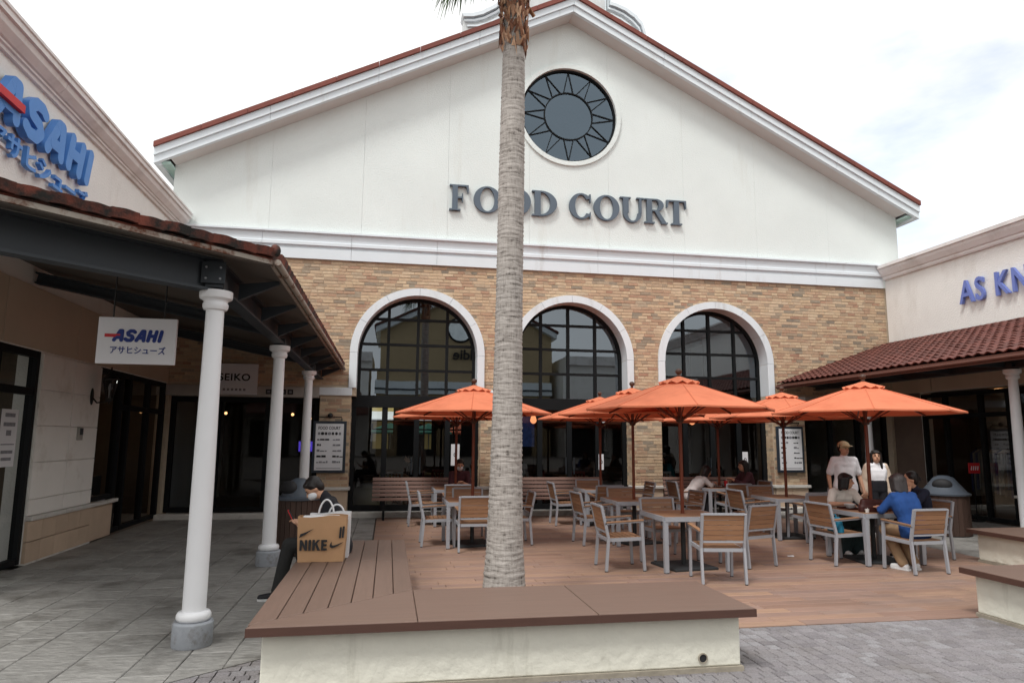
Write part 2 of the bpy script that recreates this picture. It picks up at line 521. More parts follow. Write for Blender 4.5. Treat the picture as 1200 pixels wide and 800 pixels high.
paved('arcade_paving', m_flag, 'flagstone', fl, [[(-4.78,bline(-4.78)),(-0.84,bline(-0.84)),(-0.84,15.69),(-4.78,15.69)],[(-0.84,8.6),(-0.2,8.6),(-0.2,15.69),(-0.84,15.69)]], 280, 0.006, clip=1)
fl = ashlar(8.93, 13.05, 6.2, 15.65, lambda x, y: True)
paved('shopside_paving', m_flag, 'flagstone', fl, [[(8.92,6.15),(13.08,6.15),(13.08,15.69),(8.92,15.69)]], 200, 0.006)

# small grey setts in the foreground
st = []
sz = 0.105
y = 2.6; row = 0
while y < 6.17:
    x = -4.5 + (row % 2)*sz/2
    while x < 9.6:
        wd = sz*random.choice((1,1,1,1,1.5))
        cx, cy = x+wd/2, y+sz/2
        if (x > -0.78 and x+wd < 2.68 and cy > 5.1) or (x > 5.95 and cy > 3.0) or (x < -0.78 and y > bline(x+wd)) or (y+sz > 6.18):
            pass
        else:
            p = vis(cx, cy)
            if p and -80 < p[0] < 1290 and p[1] < 900:
                st.append((x+.004, x+wd-.004, y+.004, y+sz-.004, rank(cx, cy) if not(-0.8<cx<2.7 and cy>4.9) else 999))
        x += wd
    y += sz; row += 1
paved('sett_paving', m_sett, 'sett', st, [[(-6,2.0),(9.8,2.0),(9.8,6.18),(-0.7,6.18),(-0.96,5.88),(-4.78,bline(-4.78)),(-6,bline(-6))]], 290, 0.005, clip=-1)

# wood-look plank tiles of the terrace
pk = []
y = 6.2; row = 0
while y < 15.6:
    xs0 = 2.31 if y < 7.73 else (0.27 if y < 8.85 else -0.19)
    if 7.73 <= y < 7.89: xs0 = 2.31
    x = xs0 - random.uniform(0, 1.1)
    while x < 8.9:
        a, b = max(x, xs0), min(x+1.2, 8.9)
        cx, cy = (a+b)/2, y+0.075
        if b-a > 0.05:
            pk.append((a+.003, b-.003, y+.003, y+.149, rank(cx, cy)))
        x += 1.2
    y += 0.152; row += 1
paved('terrace', m_plank, 'plank', pk, [[(-0.2,6.19),(8.91,6.19),(8.91,15.69),(-0.2,15.69)]], 300, 0.004, tilt=0.001)
wl = thing('tree_pit', 'square soil pit edged with red tiles around the palm', 'tree pit', (1.2,7.0,0))
q = MB(); q.box(0.26,2.16,6.22,7.72,-0.015,0.012); q.build('soil', m_soil, wl)
for (a,b,c,d) in ((0.26,2.3,7.73,7.88),(2.17,2.3,6.22,7.72)):
    n = max(1, round(max(b-a, d-c)/0.5))
    for i in range(n):
        q = MB()
        if b-a > d-c: frustum(q, a+(b-a)*i/n+.003, a+(b-a)*(i+1)/n-.003, c, d, -.02, .006, .004)
        else: frustum(q, a, b, c+(d-c)*i/n+.003, c+(d-c)*(i+1)/n-.003, -.02, .006, .004)
        q.build('border_tile', m_redplank, wl)

# low step along the facade
q = MB(); q.box(-4.78, 13.08, 15.7, 16.0, -0.05, 0.1)
o = q.build('step', m_sill); bev(o, 0.01); tag(o, kind='structure')

# ------------------------------------------------------------------ the hall with the gable
D = 16.0
XC = [0.635, 4.36, 8.14]      # arch centres
RO, RI, ZS = 1.565, 1.395, 3.68
RL = 1.5                      # half opening below the impost band
ZB0, ZB1 = 2.68, 2.86         # impost band
XL, XR = -5.0, 13.63
XW, SL = 4.316, 0.505
ZAP = 12.58
hall = thing('hall_building', 'white gabled hall with brick facade, three tall arched windows and a round window', 'building', (4.3,16.4,0))
wall = MB()
WY0, WY1 = D+0.012, D+0.45     # front and back of the wall core
# openings: three arches and the two shop fronts at either end
SH = [(-4.75,-1.55,2.62), (9.98+0.55,13.05,2.62)]
def wall_rect(x0, x1, z0, z1):
    wall.box(x0, x1, WY0, WY1, z0, z1)
xs = [-1.55] + sum([[c-RL, c+RL] for c in XC], []) + [10.53]
wall_rect(-5.0, -4.75, -0.05, 2.68)
for i in range(0, len(xs), 2):
    wall_rect(xs[i], xs[i+1], -0.05, 2.68)
wall_rect(13.05, XR, -0.05, 2.68)
# above the band up to the gable base
edges = [XL] + sum([[c-RI, c+RI] for c in XC], []) + [XR]
for i in range(0, len(edges), 2):
    wall_rect(edges[i], edges[i+1], 2.68, ZS)
top = 5.85
for i in range(0, len(edges), 2):
    wall_rect(edges[i], edges[i+1], ZS, top)
for c in XC:
    pts = arc(c, ZS, RI, PI, 0, 28)
    poly_o = [(x, top) for x, z in pts]
    wall.ring(poly_o, pts, 'y', WY0, WY1, closed=False)
wall_o = wall.build('wall', m_mortar, hall)

# brick slips, row by row, cut at the arches
def free(z0, z1, x0, x1):
    segs = [(x0, x1)]
    blocks = []
    zm = (z0+z1)/2
    for c in XC:
        if z1 < ZB0+0.02: hw = RL
        elif zm <= ZS: hw = RO-0.03
        elif zm < ZS+RO-0.02: hw = math.sqrt(max(0, (RO-0.02)**2-(zm-ZS)**2))
        else: hw = 0
        if hw > 0: blocks.append((c-hw, c+hw))
    if z1 < 2.70:
        blocks += [(-5.2,-1.55), (10.53,13.3)]
    if z1 > ZB0 and z0 < ZB1: return []
    for a, b in blocks:
        ns_ = []
        for s, e in segs:
            if b <= s or a >= e: ns_.append((s, e)); continue
            if a > s: ns_.append((s, a))
            if b < e: ns_.append((b, e))
        segs = ns_
    return segs
bricks = []
z = 0.64; row = 0; BH = 0.076
while z < 5.83-0.02:
    h = min(BH-0.008, 5.83-z)
    for s, e in free(z, z+h, -4.95, 13.1):
        x = s
        first = True
        while x < e-0.01:
            wd = random.uniform(0.13, 0.31)
            if first: wd *= random.uniform(0.4, 1.0); first = False
            if e-(x+wd) < 0.08: wd = e-x
            bricks.append((x+0.003, x+wd-0.003, z, z+h))
            x += wd
    z += BH; row += 1
def brank(b):
    cx, cz = (b[0]+b[1])/2, (b[2]+b[3])/2
    p = vis(cx, D, cz)
    hid = cx < -2.2 or (cx < -0.98 and cz > 3.1 and False) or cx > 10.3
    return p[2] + (50 if hid or b[1]-b[0] < 0.17 else 0)
bricks.sort(key=brank)
bst = MB()
def slip(mb, b, cx=0, cz=0, pr=None):
    pr = random.uniform(-0.007, 0.003) if pr is None else pr
    y0 = D-pr; c = 0.004
    x0, x1, z0, z1 = b[0]-cx, b[1]-cx, b[2]-cz, b[3]-cz
    mb.add([(x0,D+.032,z0),(x1,D+.032,z0),(x1,D+.032,z1),(x0,D+.032,z1),(x0+c,y0,z0+c),(x1-c,y0,z0+c),(x1-c,y0,z1-c),(x0+c,y0,z1-c)],
           [(0,1,5,4),(1,2,6,5),(2,3,7,6),(3,0,4,7),(4,5,6,7)])
for i, b in enumerate(bricks):
    if i < 300:
        cx, cz = (b[0]+b[1])/2, (b[2]+b[3])/2
        q = MB(); slip(q, b, cx, cz)
        inst('brick', q.mesh('brick', m_brick), wall_o, (cx, 0, cz))
    else:
        slip(bst, b)
o = bst.build('bricks', m_brick, wall_o); tag(o, kind='stuff')
# reveals of the lower piers faced in brick too
rv = MB()
for c in XC:
    for s in (-1, 1):
        xe = c+s*RL
        zz = 0.64
        while zz < 2.6:
            yy = D+0.035
            while yy < D+0.44:
                wd = random.uniform(0.1, 0.2); y1 = min(yy+wd, D+0.44)
                pr = random.uniform(0.004, 0.012)
                if s > 0: rv.box(xe-pr, xe+0.002, yy+.003, y1-.003, zz, zz+0.069)
                else: rv.box(xe-0.002, xe+pr, yy+.003, y1-.003, zz, zz+0.069)
                yy += wd
            zz += BH
o = rv.build('reveal_bricks', m_brick, wall_o); tag(o, kind='stuff')

# stone plinth and its ledge under each pier
for i in range(0, len(xs), 2):
    a, b = xs[i], xs[i+1]
    n = max(1, round((b-a)/0.5))
    for k in range(n):
        q = MB(); frustum(q, 0, (b-a)/n-0.006, 0, 0.46, 0, 0.055, 0.006)
        vs = [(a+(b-a)*k/n+x, D+0.035-zz, 0.10+yy) for x, yy, zz in q.v]
        q.v = vs
        q.build('plinth_stone', m_stone, hall)
    q = MB(); q.box(a-0.05, b+0.05, D-0.07, D+0.2, 0.565, 0.635)
    bev(q.build('plinth_ledge', m_sill, hall), 0.012)
    q = MB(); q.box(a-0.02, b+0.02, D-0.055, D+0.42, ZB0, ZB1)
    bev(q.build('impost_band', m_trim, hall), 0.01)
for (a, b) in ((-5.0,-1.57),(10.55,13.1)):
    q = MB(); q.box(a, b, D-0.05, D+0.4, 2.62, 2.86)
    bev(q.build('shop_fascia', pmat('shop_fascia_grey', rgb(168,162,156), .7), hall), 0.01)
# arch surrounds with reveal
for c in XC:
    for k in range(6):
        a0 = PI - PI*k/6 - 0.002; a1 = PI - PI*(k+1)/6 + 0.002
        q = MB(); q.ring(arc(c,ZS,RO,a0,a1,6), arc(c,ZS,RI-0.003,a0,a1,6), 'y', D-0.06, D+0.43, closed=False)
        q.build('arch_segment', m_trim, hall, smooth=30)
    for s in (-1, 1):
        q = MB(); x0, x1 = sorted((c+s*RO, c+s*(RI-0.003)))
        q.box(x0, x1, D-0.06, D+0.43, ZB1+0.002, ZS-0.003)
        bev(q.build('arch_jamb', m_trim, hall), 0.008)
# arched windows
def cyl_y(mb, c, r, y0, y1, n=32):
    mb.prism([(c[0]+r*math.cos(2*PI*i/n), c[1]+r*math.sin(2*PI*i/n)) for i in range(n)], 'y', y0, y1)
GY = D+0.40
for wi, c in enumerate(XC):
    win = bpy.data.objects.new('arched_window', None); COL.objects.link(win); attach(win, hall, (c, GY, ZB0))
    xcol = [c-RI, c-0.70, c+0.0, c+0.70, c+RI]
    zrow = [2.72, 3.33, 3.94, 4.55, ZS+RI]
    # frame round the opening
    q = MB(); q.ring(arc(c,ZS,RI-0.004,PI,0,36), arc(c,ZS,RI-0.075,PI,0,36), 'y', GY-0.05, GY+0.05, closed=False)
    q.box(c-RI+0.004, c-RI+0.075, GY-0.05, GY+0.05, 2.72, ZS); q.box(c+RI-0.075, c+RI-0.004, GY-0.05, GY+0.05, 2.72, ZS)
    q.build('frame', m_black, win)
    for x in xcol[1:4]:
        zt = ZS+math.sqrt((RI-0.07)**2-(x-c)**2)
        q = MB(); q.box(x-0.035, x+0.035, GY-0.045, GY+0.045, 2.73, zt+0.01); q.build('mullion', m_black, win)
    for zz in zrow[1:4]:
        hw = RI-0.06 if zz <= ZS else math.sqrt((RI-0.06)**2-(zz-ZS)**2)
        q = MB(); q.box(c-hw, c+hw, GY-0.04, GY+0.04, zz-0.03, zz+0.03); q.build('transom', m_black, win)
    for i in range(4):
        for k in range(4):
            x0, x1, z0, z1 = xcol[i], xcol[i+1], zrow[k], zrow[k+1]
            # clip the cell against the arc
            top_pts = []
            for t in range(9):
                x = x0+(x1-x0)*t/8
                lim = ZS+math.sqrt(max(0, (RI-0.02)**2-(x-c)**2)) if abs(x-c) < RI-0.02 else ZS
                top_pts.append((x, max(z0, min(z1, lim))))
            if max(p[1] for p in top_pts) <= z0+0.02: continue
            poly = [(x0,z0),(x1,z0)]+top_pts[::-1]
            pp = []
            for p in poly:
                if not pp or (abs(p[0]-pp[-1][0])+abs(p[1]-pp[-1][1])) > 1e-4: pp.append(p)
            if len(pp) > 2 and abs(pp[0][0]-pp[-1][0])+abs(pp[0][1]-pp[-1][1]) < 1e-4: pp.pop()
            tl = random.uniform(-0.0015, 0.0015); tx = random.uniform(-0.0015, 0.0015)
            zc, xc_ = (z0+z1)/2, (x0+x1)/2
            vs = [(x, GY + tl*(z-zc) + tx*(x-xc_), z) for x, z in pp]
            q = MB(); q.add(vs, [tuple(range(len(vs)))])
            q.build('pane', m_glass, win)
    # door storey below the head beam
    q = MB(); q.box(c-RL, c+RL, GY-0.07, GY+0.07, 2.44, 2.72); q.build('head_beam', m_black, win)
    for x in (c-RL+0.05, c-0.72, c+0.02, c+0.75, c+RL-0.05):
        q = MB(); q.box(x-0.06, x+0.06, GY-0.05, GY+0.05, 0.02, 2.44); q.build('door_stile', m_black, win)
    q = MB(); q.box(c-RL, c+RL, GY-0.045, GY+0.045, 0.02, 0.2); q.build('bottom_rail', m_black, win)
    st4 = (c-RL+0.05, c-0.72, c+0.02, c+0.75, c+RL-0.05)
    for i in range(4):
        q = MB(); q.add([(st4[i],GY,0.1),(st4[i+1],GY,0.1),(st4[i+1],GY,2.5),(st4[i],GY,2.5)], [(0,1,2,3)])
        q.build('pane', m_glass_lo, win)
    for s in (-1, 1):
        q = MB(); q.tube((c+0.02+s*0.1,GY-0.1,0.9),(c+0.02+s*0.1,GY-0.1,1.3),0.012); q.build('door_pull', m_beam, win)

# frieze
for k in range(9):
    a = -5.0 + (18.05)*k/9; b = -5.0 + 18.05*(k+1)/9 - 0.006
    q = MB(); prof = [(D+0.2,5.832),(D-0.06,5.832),(D-0.06,6.07),(D-0.03,6.085),(D-0.03,6.13),(D-0.09,6.15),(D-0.09,6.22),(D-0.07,6.235),(D-0.07,6.42),(D-0.14,6.43),(D-0.14,6.47),(D+0.2,6.47)]
    q.prism(prof, 'x', a, b); q.build('frieze_segment', m_trim, hall)
# gable wall panels
def ztop(x): return ZAP-0.005 - SL*abs(x-XW)
cuts = [XL, XW-7.2, XW-5.1, XW-3.07, XW-1.03, XW+1.03, XW+3.07, XW+5.1, XW+7.2, XR]
RWZ, RWR = 9.98, 1.27
for i in range(len(cuts)-1):
    a, b = cuts[i]+0.0016, cuts[i+1]-0.0016
    poly = [(a,6.475),(b,6.475),(b,ztop(b))]
    if a < XW < b: poly.append((XW, ztop(XW)))
    poly.append((a, ztop(a)))
    if i in (3, 4, 5):
        # leave the round opening: rows of quads left and right of the circle
        rr = RWR+0.02
        zs_ = sorted({6.475, RWZ-rr, RWZ+rr, min(ztop(a), ztop(b))} | {RWZ+rr*math.sin(t*PI/16) for t in range(-8, 9)})
        q = MB()
        for k in range(len(zs_)-1):
            z0, z1 = zs_[k], zs_[k+1]
            def hw(zv): return math.sqrt(max(0, rr*rr-(zv-RWZ)**2))
            if abs((z0+z1)/2-RWZ) < rr:
                h0, h1 = hw(z0), hw(z1)
                if a < XW-max(h0,h1)*0.0-1e-6:
                    l0, l1 = min(b, XW-h0), min(b, XW-h1)
                    if l0 > a or l1 > a:
                        l0, l1 = max(a, l0), max(a, l1)
                        q.prism([(a,z0),(l0,z0),(l1,z1),(a,z1)], 'y', D, D+0.2)
                if b > XW:
                    r0, r1 = max(a, XW+h0), max(a, XW+h1)
                    if r0 < b or r1 < b:
                        r0, r1 = min(b, r0), min(b, r1)
                        q.prism([(r0,z0),(b,z0),(b,z1),(r1,z1)], 'y', D, D+0.2)
            else:
                q.prism([(a,z0),(b,z0),(b,z1),(a,z1)], 'y', D, D+0.2)
        if a < XW < b:
            lowq, q = q, MB()
            keepv = [k_ for k_ in range(0, len(lowq.v), 8)]
            lo_ = MB()
            for k_ in keepv:
                tgt = lo_ if max(v_[2] for v_ in lowq.v[k_:k_+8]) <= RWZ+0.01 else q
                tgt.add(lowq.v[k_:k_+8], [tuple(i_-k_ for i_ in f_) for f_ in lowq.f if k_ <= min(f_) < k_+8])
            lo_.build('gable_panel', m_white, hall)
        zb = zs_[-1]
        if a < XW < b:
            q.prism([(a,zb),(b,zb),(b,ztop(b)),(XW,ztop(XW)),(a,ztop(a))], 'y', D, D+0.2)
        else:
            hi = (b, ztop(b)) if ztop(b) > ztop(a) else (a, ztop(a))
            q.prism([(a,zb),(b,zb),hi], 'y', D, D+0.2)
        q.build('gable_panel', m_white, hall)
    else:
        q = MB(); q.prism(poly, 'y', D, D+0.2); q.build('gable_panel', m_white, hall)
# round window
rw = bpy.data.objects.new('round_window', None); COL.objects.link(rw); attach(rw, hall, (XW, D, RWZ))
circ = lambda r, n=64: [(XW+r*math.cos(2*PI*i/n), RWZ+r*math.sin(2*PI*i/n)) for i in range(n)]
q = MB(); q.ring(circ(1.375), circ(1.262), 'y', D-0.05, D+0.12); q.build('surround', m_white, rw, smooth=30)
q = MB(); q.ring(circ(1.264), circ(1.215), 'y', D+0.035, D+0.11); q.build('frame', m_black, rw, smooth=30)
q = MB(); q.ring(circ(0.65), circ(0.622), 'y', D+0.05, D+0.10); q.build('inner_ring', m_black, rw, smooth=30)
for k in range(12):
    a = PI/2 + 2*PI*k/12
    po = (XW+1.22*math.cos(a), D+0.07, RWZ+1.22*math.sin(a))
    for s in (-1, 1):
        b = a + s*0.2
        pi_ = (XW+0.64*math.cos(b), D+0.07, RWZ+0.64*math.sin(b))
        q = MB(); q.bar(po, pi_, 0.02, 0.03, up=(0,1,0)); q.build('glazing_bar', m_black, rw)
    # spike pane and the pane between spikes
    q = MB(); pts = [(1.22,a),(0.63,a+0.2),(0.63,a),(0.63,a-0.2)]
    q.add([(XW+r*math.cos(t), D+0.085, RWZ+r*math.sin(t)) for r, t in pts], [(0,1,2,3)]); q.build('pane', m_glass_rw, rw)
    a2 = a+2*PI/12
    pts = [(1.22,a),(1.22,a+PI/24),(1.22,a+PI/12),(1.22,a+PI/8),(1.22,a2),(0.63,a2-0.2),(0.63,a+0.2)]
    q = MB(); q.add([(XW+r*math.cos(t), D+0.085, RWZ+r*math.sin(t)) for r, t in pts], [tuple(range(len(pts)))]); q.build('pane', m_glass_rw, rw)
q = MB(); q.add([(x, D+0.085, z_) for x, z_ in circ(0.63, 40)], [tuple(range(40))]); q.build('pane', m_glass_rw, rw)

# roof: overhanging verge with stepped fascia, soffit, verge tiles
YO = 15.5
XE = 9.62                                   # half width at the eave tips
roof_z = lambda dx: 13.02 - SL*dx          # top of the tiles at the verge
rf = MB()
for s in (-1, 1):
    x0, x1 = XW, XW+s*XE
    rf.prism([(x0,roof_z(0)-0.10),(x1,roof_z(XE)-0.10),(x1,roof_z(XE)-0.22),(x0,roof_z(0)-0.22)], 'y', YO+0.1, 34)
roof = rf.build('roof', m_tile_red, hall)
nseg = 10
for s in (-1, 1):
    for k in range(nseg):
        d0, d1 = XE*k/nseg+0.004, XE*(k+1)/nseg-0.004
        def band(y0, y1, t0, t1, nm, mt, e0=d0, e1=d1):
            q = MB(); q.prism([(XW+s*e0,roof_z(e0)-t0),(XW+s*e1,roof_z(e1)-t0),(XW+s*e1,roof_z(e1)-t1),(XW+s*e0,roof_z(e0)-t1)], 'y', y0, y1)
            return q.build(nm, mt, roof)
        band(YO-0.10, YO+0.25, 0.0, 0.12, 'verge_tile', m_verge)
    for k in range(4):
        d0, d1 = XE*k/4+0.003, XE*(k+1)/4-0.003
        if k == 3: d1 = XE-0.004
        band(YO-0.045, YO+0.1, 0.123, 0.30, 'fascia_board', m_trim, d0, d1)
        band(YO-0.0, YO+0.1, 0.303, 0.47, 'fascia_board', m_trim, d0, d1)
    d0, d1 = 0.0, XE-0.33
    q = MB(); q.prism([(XW+s*d0,roof_z(d0)-0.44),(XW+s*d1,roof_z(d1)-0.44),(XW+s*d1,roof_z(d1)-0.468),(XW+s*d0,roof_z(d0)-0.468)], 'y', YO+0.102, D-0.002)
    q.build('soffit', m_soffit, roof)
    # eave box at the end, mint underside along the side wall
    xa, xb = sorted((XW+s*(XE-0.14), XW+s*(XE-0.006)))
    q = MB(); q.box(xa, xb, YO+0.101, 33, roof_z(XE)-0.47, roof_z(XE)-0.12); q.build('eave_box', m_trim, roof)
    xa, xb = sorted((XW+s*9.30, XW+s*(XE-0.141)))
    q = MB(); q.box(xa, xb, YO+0.11, 33, roof_z(XE-0.2)-0.515, roof_z(XE-0.2)-0.46); q.build('eave_soffit', m_mint, roof)
# side walls, back part and interior shell of the hall
q = MB(); q.box(XL, XL+0.2, D+0.45, 33, 0, 8.0); q.box(XR-0.2, XR, D+0.45, 33, 0, 8.0); q.build('side_wall', m_white, hall)
# attic floor / ceiling over the dining room
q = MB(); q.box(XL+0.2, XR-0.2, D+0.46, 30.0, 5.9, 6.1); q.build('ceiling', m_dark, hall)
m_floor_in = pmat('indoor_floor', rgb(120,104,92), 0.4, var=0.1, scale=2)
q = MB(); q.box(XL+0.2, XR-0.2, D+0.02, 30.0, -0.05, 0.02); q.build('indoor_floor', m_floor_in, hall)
q = MB(); q.prism([(XL+.2,6.1),(XR-.2,6.1),(XW,11.5)], 'y', 32.6, 32.8); q.build('rear_gable', m_white, hall)
# rear glazing of the dining room: wall with tall windows
bw = MB(); YB = 29.0
wins = [(-2.45,-1.95),(-0.75,0.25),(1.1,1.85),(2.35,3.1),(4.4,4.75),(9.0,9.5)]
xp = XL+0.2
for a, b in wins:
    bw.box(xp, a, YB, YB+0.2, 0.02, 5.9); bw.box(a, b, YB, YB+0.2, 0.02, 1.3); bw.box(a, b, YB, YB+0.2, 3.25, 5.9); xp = b
bw.box(xp, XR-0.2, YB, YB+0.2, 0.02, 5.9)
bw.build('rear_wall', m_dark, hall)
for a, b in wins:
    for x in (a+0.03, (a+b)/2, b-0.03):
        q = MB(); q.box(x-0.03, x+0.03, YB+0.05, YB+0.12, 1.3, 3.25); q.build('rear_mullion', m_black, hall)
    for zz in (2.1, 2.45):
        q = MB(); q.box(a, b, YB+0.04, YB+0.11, zz-0.03, zz+0.03); q.build('rear_transom', m_black, hall)

# curved parapet that shows beyond the ridge
m_par = pmat('parapet_paint', (0.6,0.62,0.62), 0.7)
pp = thing('bell_gable', 'white curved parapet with mouldings rising behind the hall roof ridge', 'parapet', (6.4,26,12))
core = [(2.5,18.85),(2.9,18.9),(3.3,19.05),(3.83,19.4),(4.5,20.1),(5.0,20.9),(5.2,21.8),(8.76,21.8),(8.76,20.18),(9.0,20.14),(9.45,19.98),(9.85,19.72),(10.15,19.4),(10.3,18.9)]
q = MB(); q.prism([(2.5,12.0)]+core+[(10.3,12.0)], 'y', 25.9, 26.5); q.build('wall', m_par, pp)
def off_line(o):
    return [(x + (o if x > 6.4 else -o)*0.5, z_+o) for x, z_ in core]
for o0, o1, y_ in ((0.16,0.02,25.7),(-0.05,-0.13,25.78),(-0.28,-0.34,25.8)):
    q = MB(); q.ring(off_line(o0), off_line(o1), 'y', y_, 26.4 if o0 > 0 else 25.898, closed=False); q.build('moulding', m_trim, pp)

# ------------------------------------------------------------------ FOOD COURT lettering
def serif(ch):
    """strokes of a bold roman capital, unit height: list of ('poly', pts) / ('ring', outer, inner)"""
    def el(cx, rx, rz, a0, a1, n=20):
        return [(cx+rx*math.cos(math.radians(a0+(a1-a0)*i/n)), 0.5+rz*math.sin(math.radians(a0+(a1-a0)*i/n))) for i in range(n+1)]
    R_ = lambda a, b, c, d: ('poly', [(a,c),(b,c),(b,d),(a,d)])
    if ch == 'F':
        return [R_(.14,.36,0,1), R_(.02,.48,0,.055), R_(.02,.14,.945,1), R_(.36,.80,.94,1), ('poly',[(.70,.94),(.80,.94),(.80,.70),(.77,.70)]), R_(.36,.56,.47,.53), ('poly',[(.53,.66),(.57,.66),(.57,.34),(.53,.34)])]
    if ch == 'O':
        return [('ring', el(.5,.49,.515,0,360,40), el(.5,.26,.46,0,360,40))]
    if ch == 'D':
        return [R_(.12,.34,0,1), R_(.02,.12,0,.055), R_(.02,.12,.945,1), ('ring', el(.34,.62,.5,-90,90), el(.34,.37,.44,-90,90))]
    if ch == 'C':
        return [('ring', el(.52,.5,.515,38,322,36), el(.52,.26,.455,38,322,36)), ('poly',[(.86,.99),(.92,.99),(.92,.66),(.88,.66)]), ('poly',[(.86,.02),(.90,.02),(.92,.30),(.88,.26)])]
    if ch == 'U':
        lo = lambda rx, rz, n=16: [(.52+rx*math.cos(math.radians(180+180*i/n)), .36+rz*math.sin(math.radians(180+180*i/n))) for i in range(n+1)]
        a = lo(.375,.375); b = lo(.20,.315)
        a = [(x,z) for x,z in a]; b = [(.52+(x-.52)+(.02 if x>.52 else 0)*4*(x-.52), z) for x,z in b]
        return [('ring', a, b), R_(.145,.365,.36,1), R_(.02,.145,.945,1), R_(.365,.46,.945,1), R_(.80,.895,.36,1), R_(.70,.80,.945,1), R_(.895,.99,.945,1)]
    if ch == 'R':
        h = lambda rx, rz: [(.50+rx*math.cos(math.radians(-90+180*i/16)), .745+rz*math.sin(math.radians(-90+180*i/16))) for i in range(17)]
        return [R_(.12,.34,0,1), R_(.02,.12,0,.055), R_(.34,.44,0,.055), R_(.02,.12,.945,1), R_(.34,.50,.945,1), R_(.34,.50,.49,.545), ('ring', h(.34,.255), h(.13,.20)), ('poly',[(.44,.50),(.62,.50),(.93,.055),(1.0,.055),(1.0,0),(.76,0)])]
    if ch == 'T':
        return [R_(.37,.61,0,.94), R_(.24,.37,0,.055), R_(.61,.74,0,.055), R_(.03,.95,.94,1), ('poly',[(.03,.94),(.13,.94),(.06,.68),(.03,.68)]), ('poly',[(.85,.94),(.95,.94),(.95,.68),(.92,.68)])]
def serif_word(word, xpos, z0, h, y, parent, mat, depth=0.09):
    for ch, (x0, x1) in zip(word, xpos):
        mb = MB(); wd = x1-x0
        for i, stq in enumerate(serif(ch)):
            e = i*0.0015
            T = lambda p: (x0+p[0]*wd, z0+p[1]*h)
            if stq[0] == 'poly': mb.prism([T(p) for p in stq[1]], 'y', y-depth-e, y-0.01)
            else:
                cl = ch == 'O'
                a = [T(p) for p in stq[1]]; b = [T(p) for p in stq[2]]
                if cl: a, b = a[:-1], b[:-1]
                mb.ring(a, b, 'y', y-depth-e, y-0.01, closed=cl)
        mb.build('letter_'+ch.lower(), mat, parent)
px2x = lambda p: 1.29 + (p-527)*(7.42-1.29)/(803-527)
sg = thing('wall_lettering', 'dark slate serif capitals reading FOOD COURT across the white gable', 'sign', (4.35,D-0.05,7.22))
serif_word('FOODCOURT', [(px2x(a), px2x(b)) for a, b in ((526,553),(553,584),(587,618),(618.5,649),(661.5,689.5),(690.5,721.5),(721.5,751),(751,779.5),(778,804))], 7.22, 0.65, D, sg, m_sign)
# ------------------------------------------------------------------ shared bits for the two shop wings
def tile_mesh(name, across, up, mat, wd=0.27, ln=0.36, th=0.022, amp=0.042):
    across = Vector(across).normalized(); up = Vector(up).normalized(); nrm = across.cross(up).normalized()
    if nrm.z < 0: nrm = -nrm
    n = 8; vs = []
    for e, (t, lift) in enumerate(((0.0, 0.03), (ln, 0.0))):
        for layer in (0, 1):
            for i in range(n+1):
                u = -wd/2 + wd*i/n
                z_ = amp*math.cos(2*PI*u/wd) + lift - layer*th
                vs.append(across*u + up*t + nrm*z_)
    m = n+1; fs = []
    for i in range(n):
        fs += [(i,i+1,2*m+i+1,2*m+i), (m+i+1,m+i,3*m+i,3*m+i+1), (i+1,i,m+i,m+i+1), (2*m+i,2*m+i+1,3*m+i+1,3*m+i)]
    fs += [(0,2*m,3*m,m), (n,m+n,3*m+n,2*m+n)]
    q = MB(); q.add(vs, fs)
    return q, q.mesh(name, mat, smooth=50)

def make_column(name, label, x, y, h=3.01):
    c = thing(name, label, 'column', (x,y,0), 'round white arcade columns')
    q = MB(); q.lathe([(0.155,0.0),(0.16,0.01),(0.16,0.185),(0.15,0.20)], 28); local(q.build('plinth', m_plinth, smooth=30), c)
    q = MB(); q.lathe([(0.10,0.20),(0.125,0.203),(0.137,0.225),(0.137,0.25),(0.125,0.272),(0.1,0.28)], 28); local(q.build('base_ring', m_colw, smooth=60), c)
    q = MB(); q.lathe([(0.094,0.275),(0.093,0.8),(0.088,1.6),(0.079,2.4),(0.076,h-0.17)], 28); local(q.build('shaft', m_colw, smooth=60), c)
    q = MB(); q.lathe([(0.078,h-0.172),(0.098,h-0.165),(0.108,h-0.14),(0.108,h-0.115),(0.098,h-0.10),(0.103,h-0.085),(0.136,h-0.065),(0.14,h-0.05),(0.14,h),(0.06,h+0.001)], 28); local(q.build('capital', m_colw, smooth=35), c)
    q = MB(); q.box(-0.075,0.075,-0.075,0.075,h+0.001,h+0.1); local(q.build('post_head', m_beam), c)
    return c

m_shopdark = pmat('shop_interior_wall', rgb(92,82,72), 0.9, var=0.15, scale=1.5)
m_shopfloor = pmat('shop_floor', rgb(110,100,90), 0.4)
m_warm = pmat('warm_glow', (1,0.75,0.45), 0.5, emit=(1.0,0.5,0.2), emit_s=2.5)
m_cool = pmat('white_lamp_glow', (1,1,1), 0.5, emit=(1.0,0.95,0.85), emit_s=5.0)
m_paper = pmat('white_paper', (0.72,0.72,0.74), 0.8, var=0.03)
m_ink = pmat('black_ink', (0.02,0.02,0.022), 0.7, var=0.05)
m_greyink = pmat('grey_ink', (0.22,0.22,0.24), 0.7, var=0.3, scale=30)
m_blue = pmat('blue_letter_paint', rgb(82,138,208), 0.45, var=0.05)
m_navy = pmat('navy_letter', rgb(28,52,128), 0.5, var=0.05)
m_red = pmat('red_letter_paint', rgb(196,36,44), 0.45, var=0.05)
m_purple = pmat('violet_blue_letter_paint', rgb(110,126,192), 0.45, var=0.05)
m_board = pmat('white_signboard', rgb(226,226,230), 0.6, var=0.03)

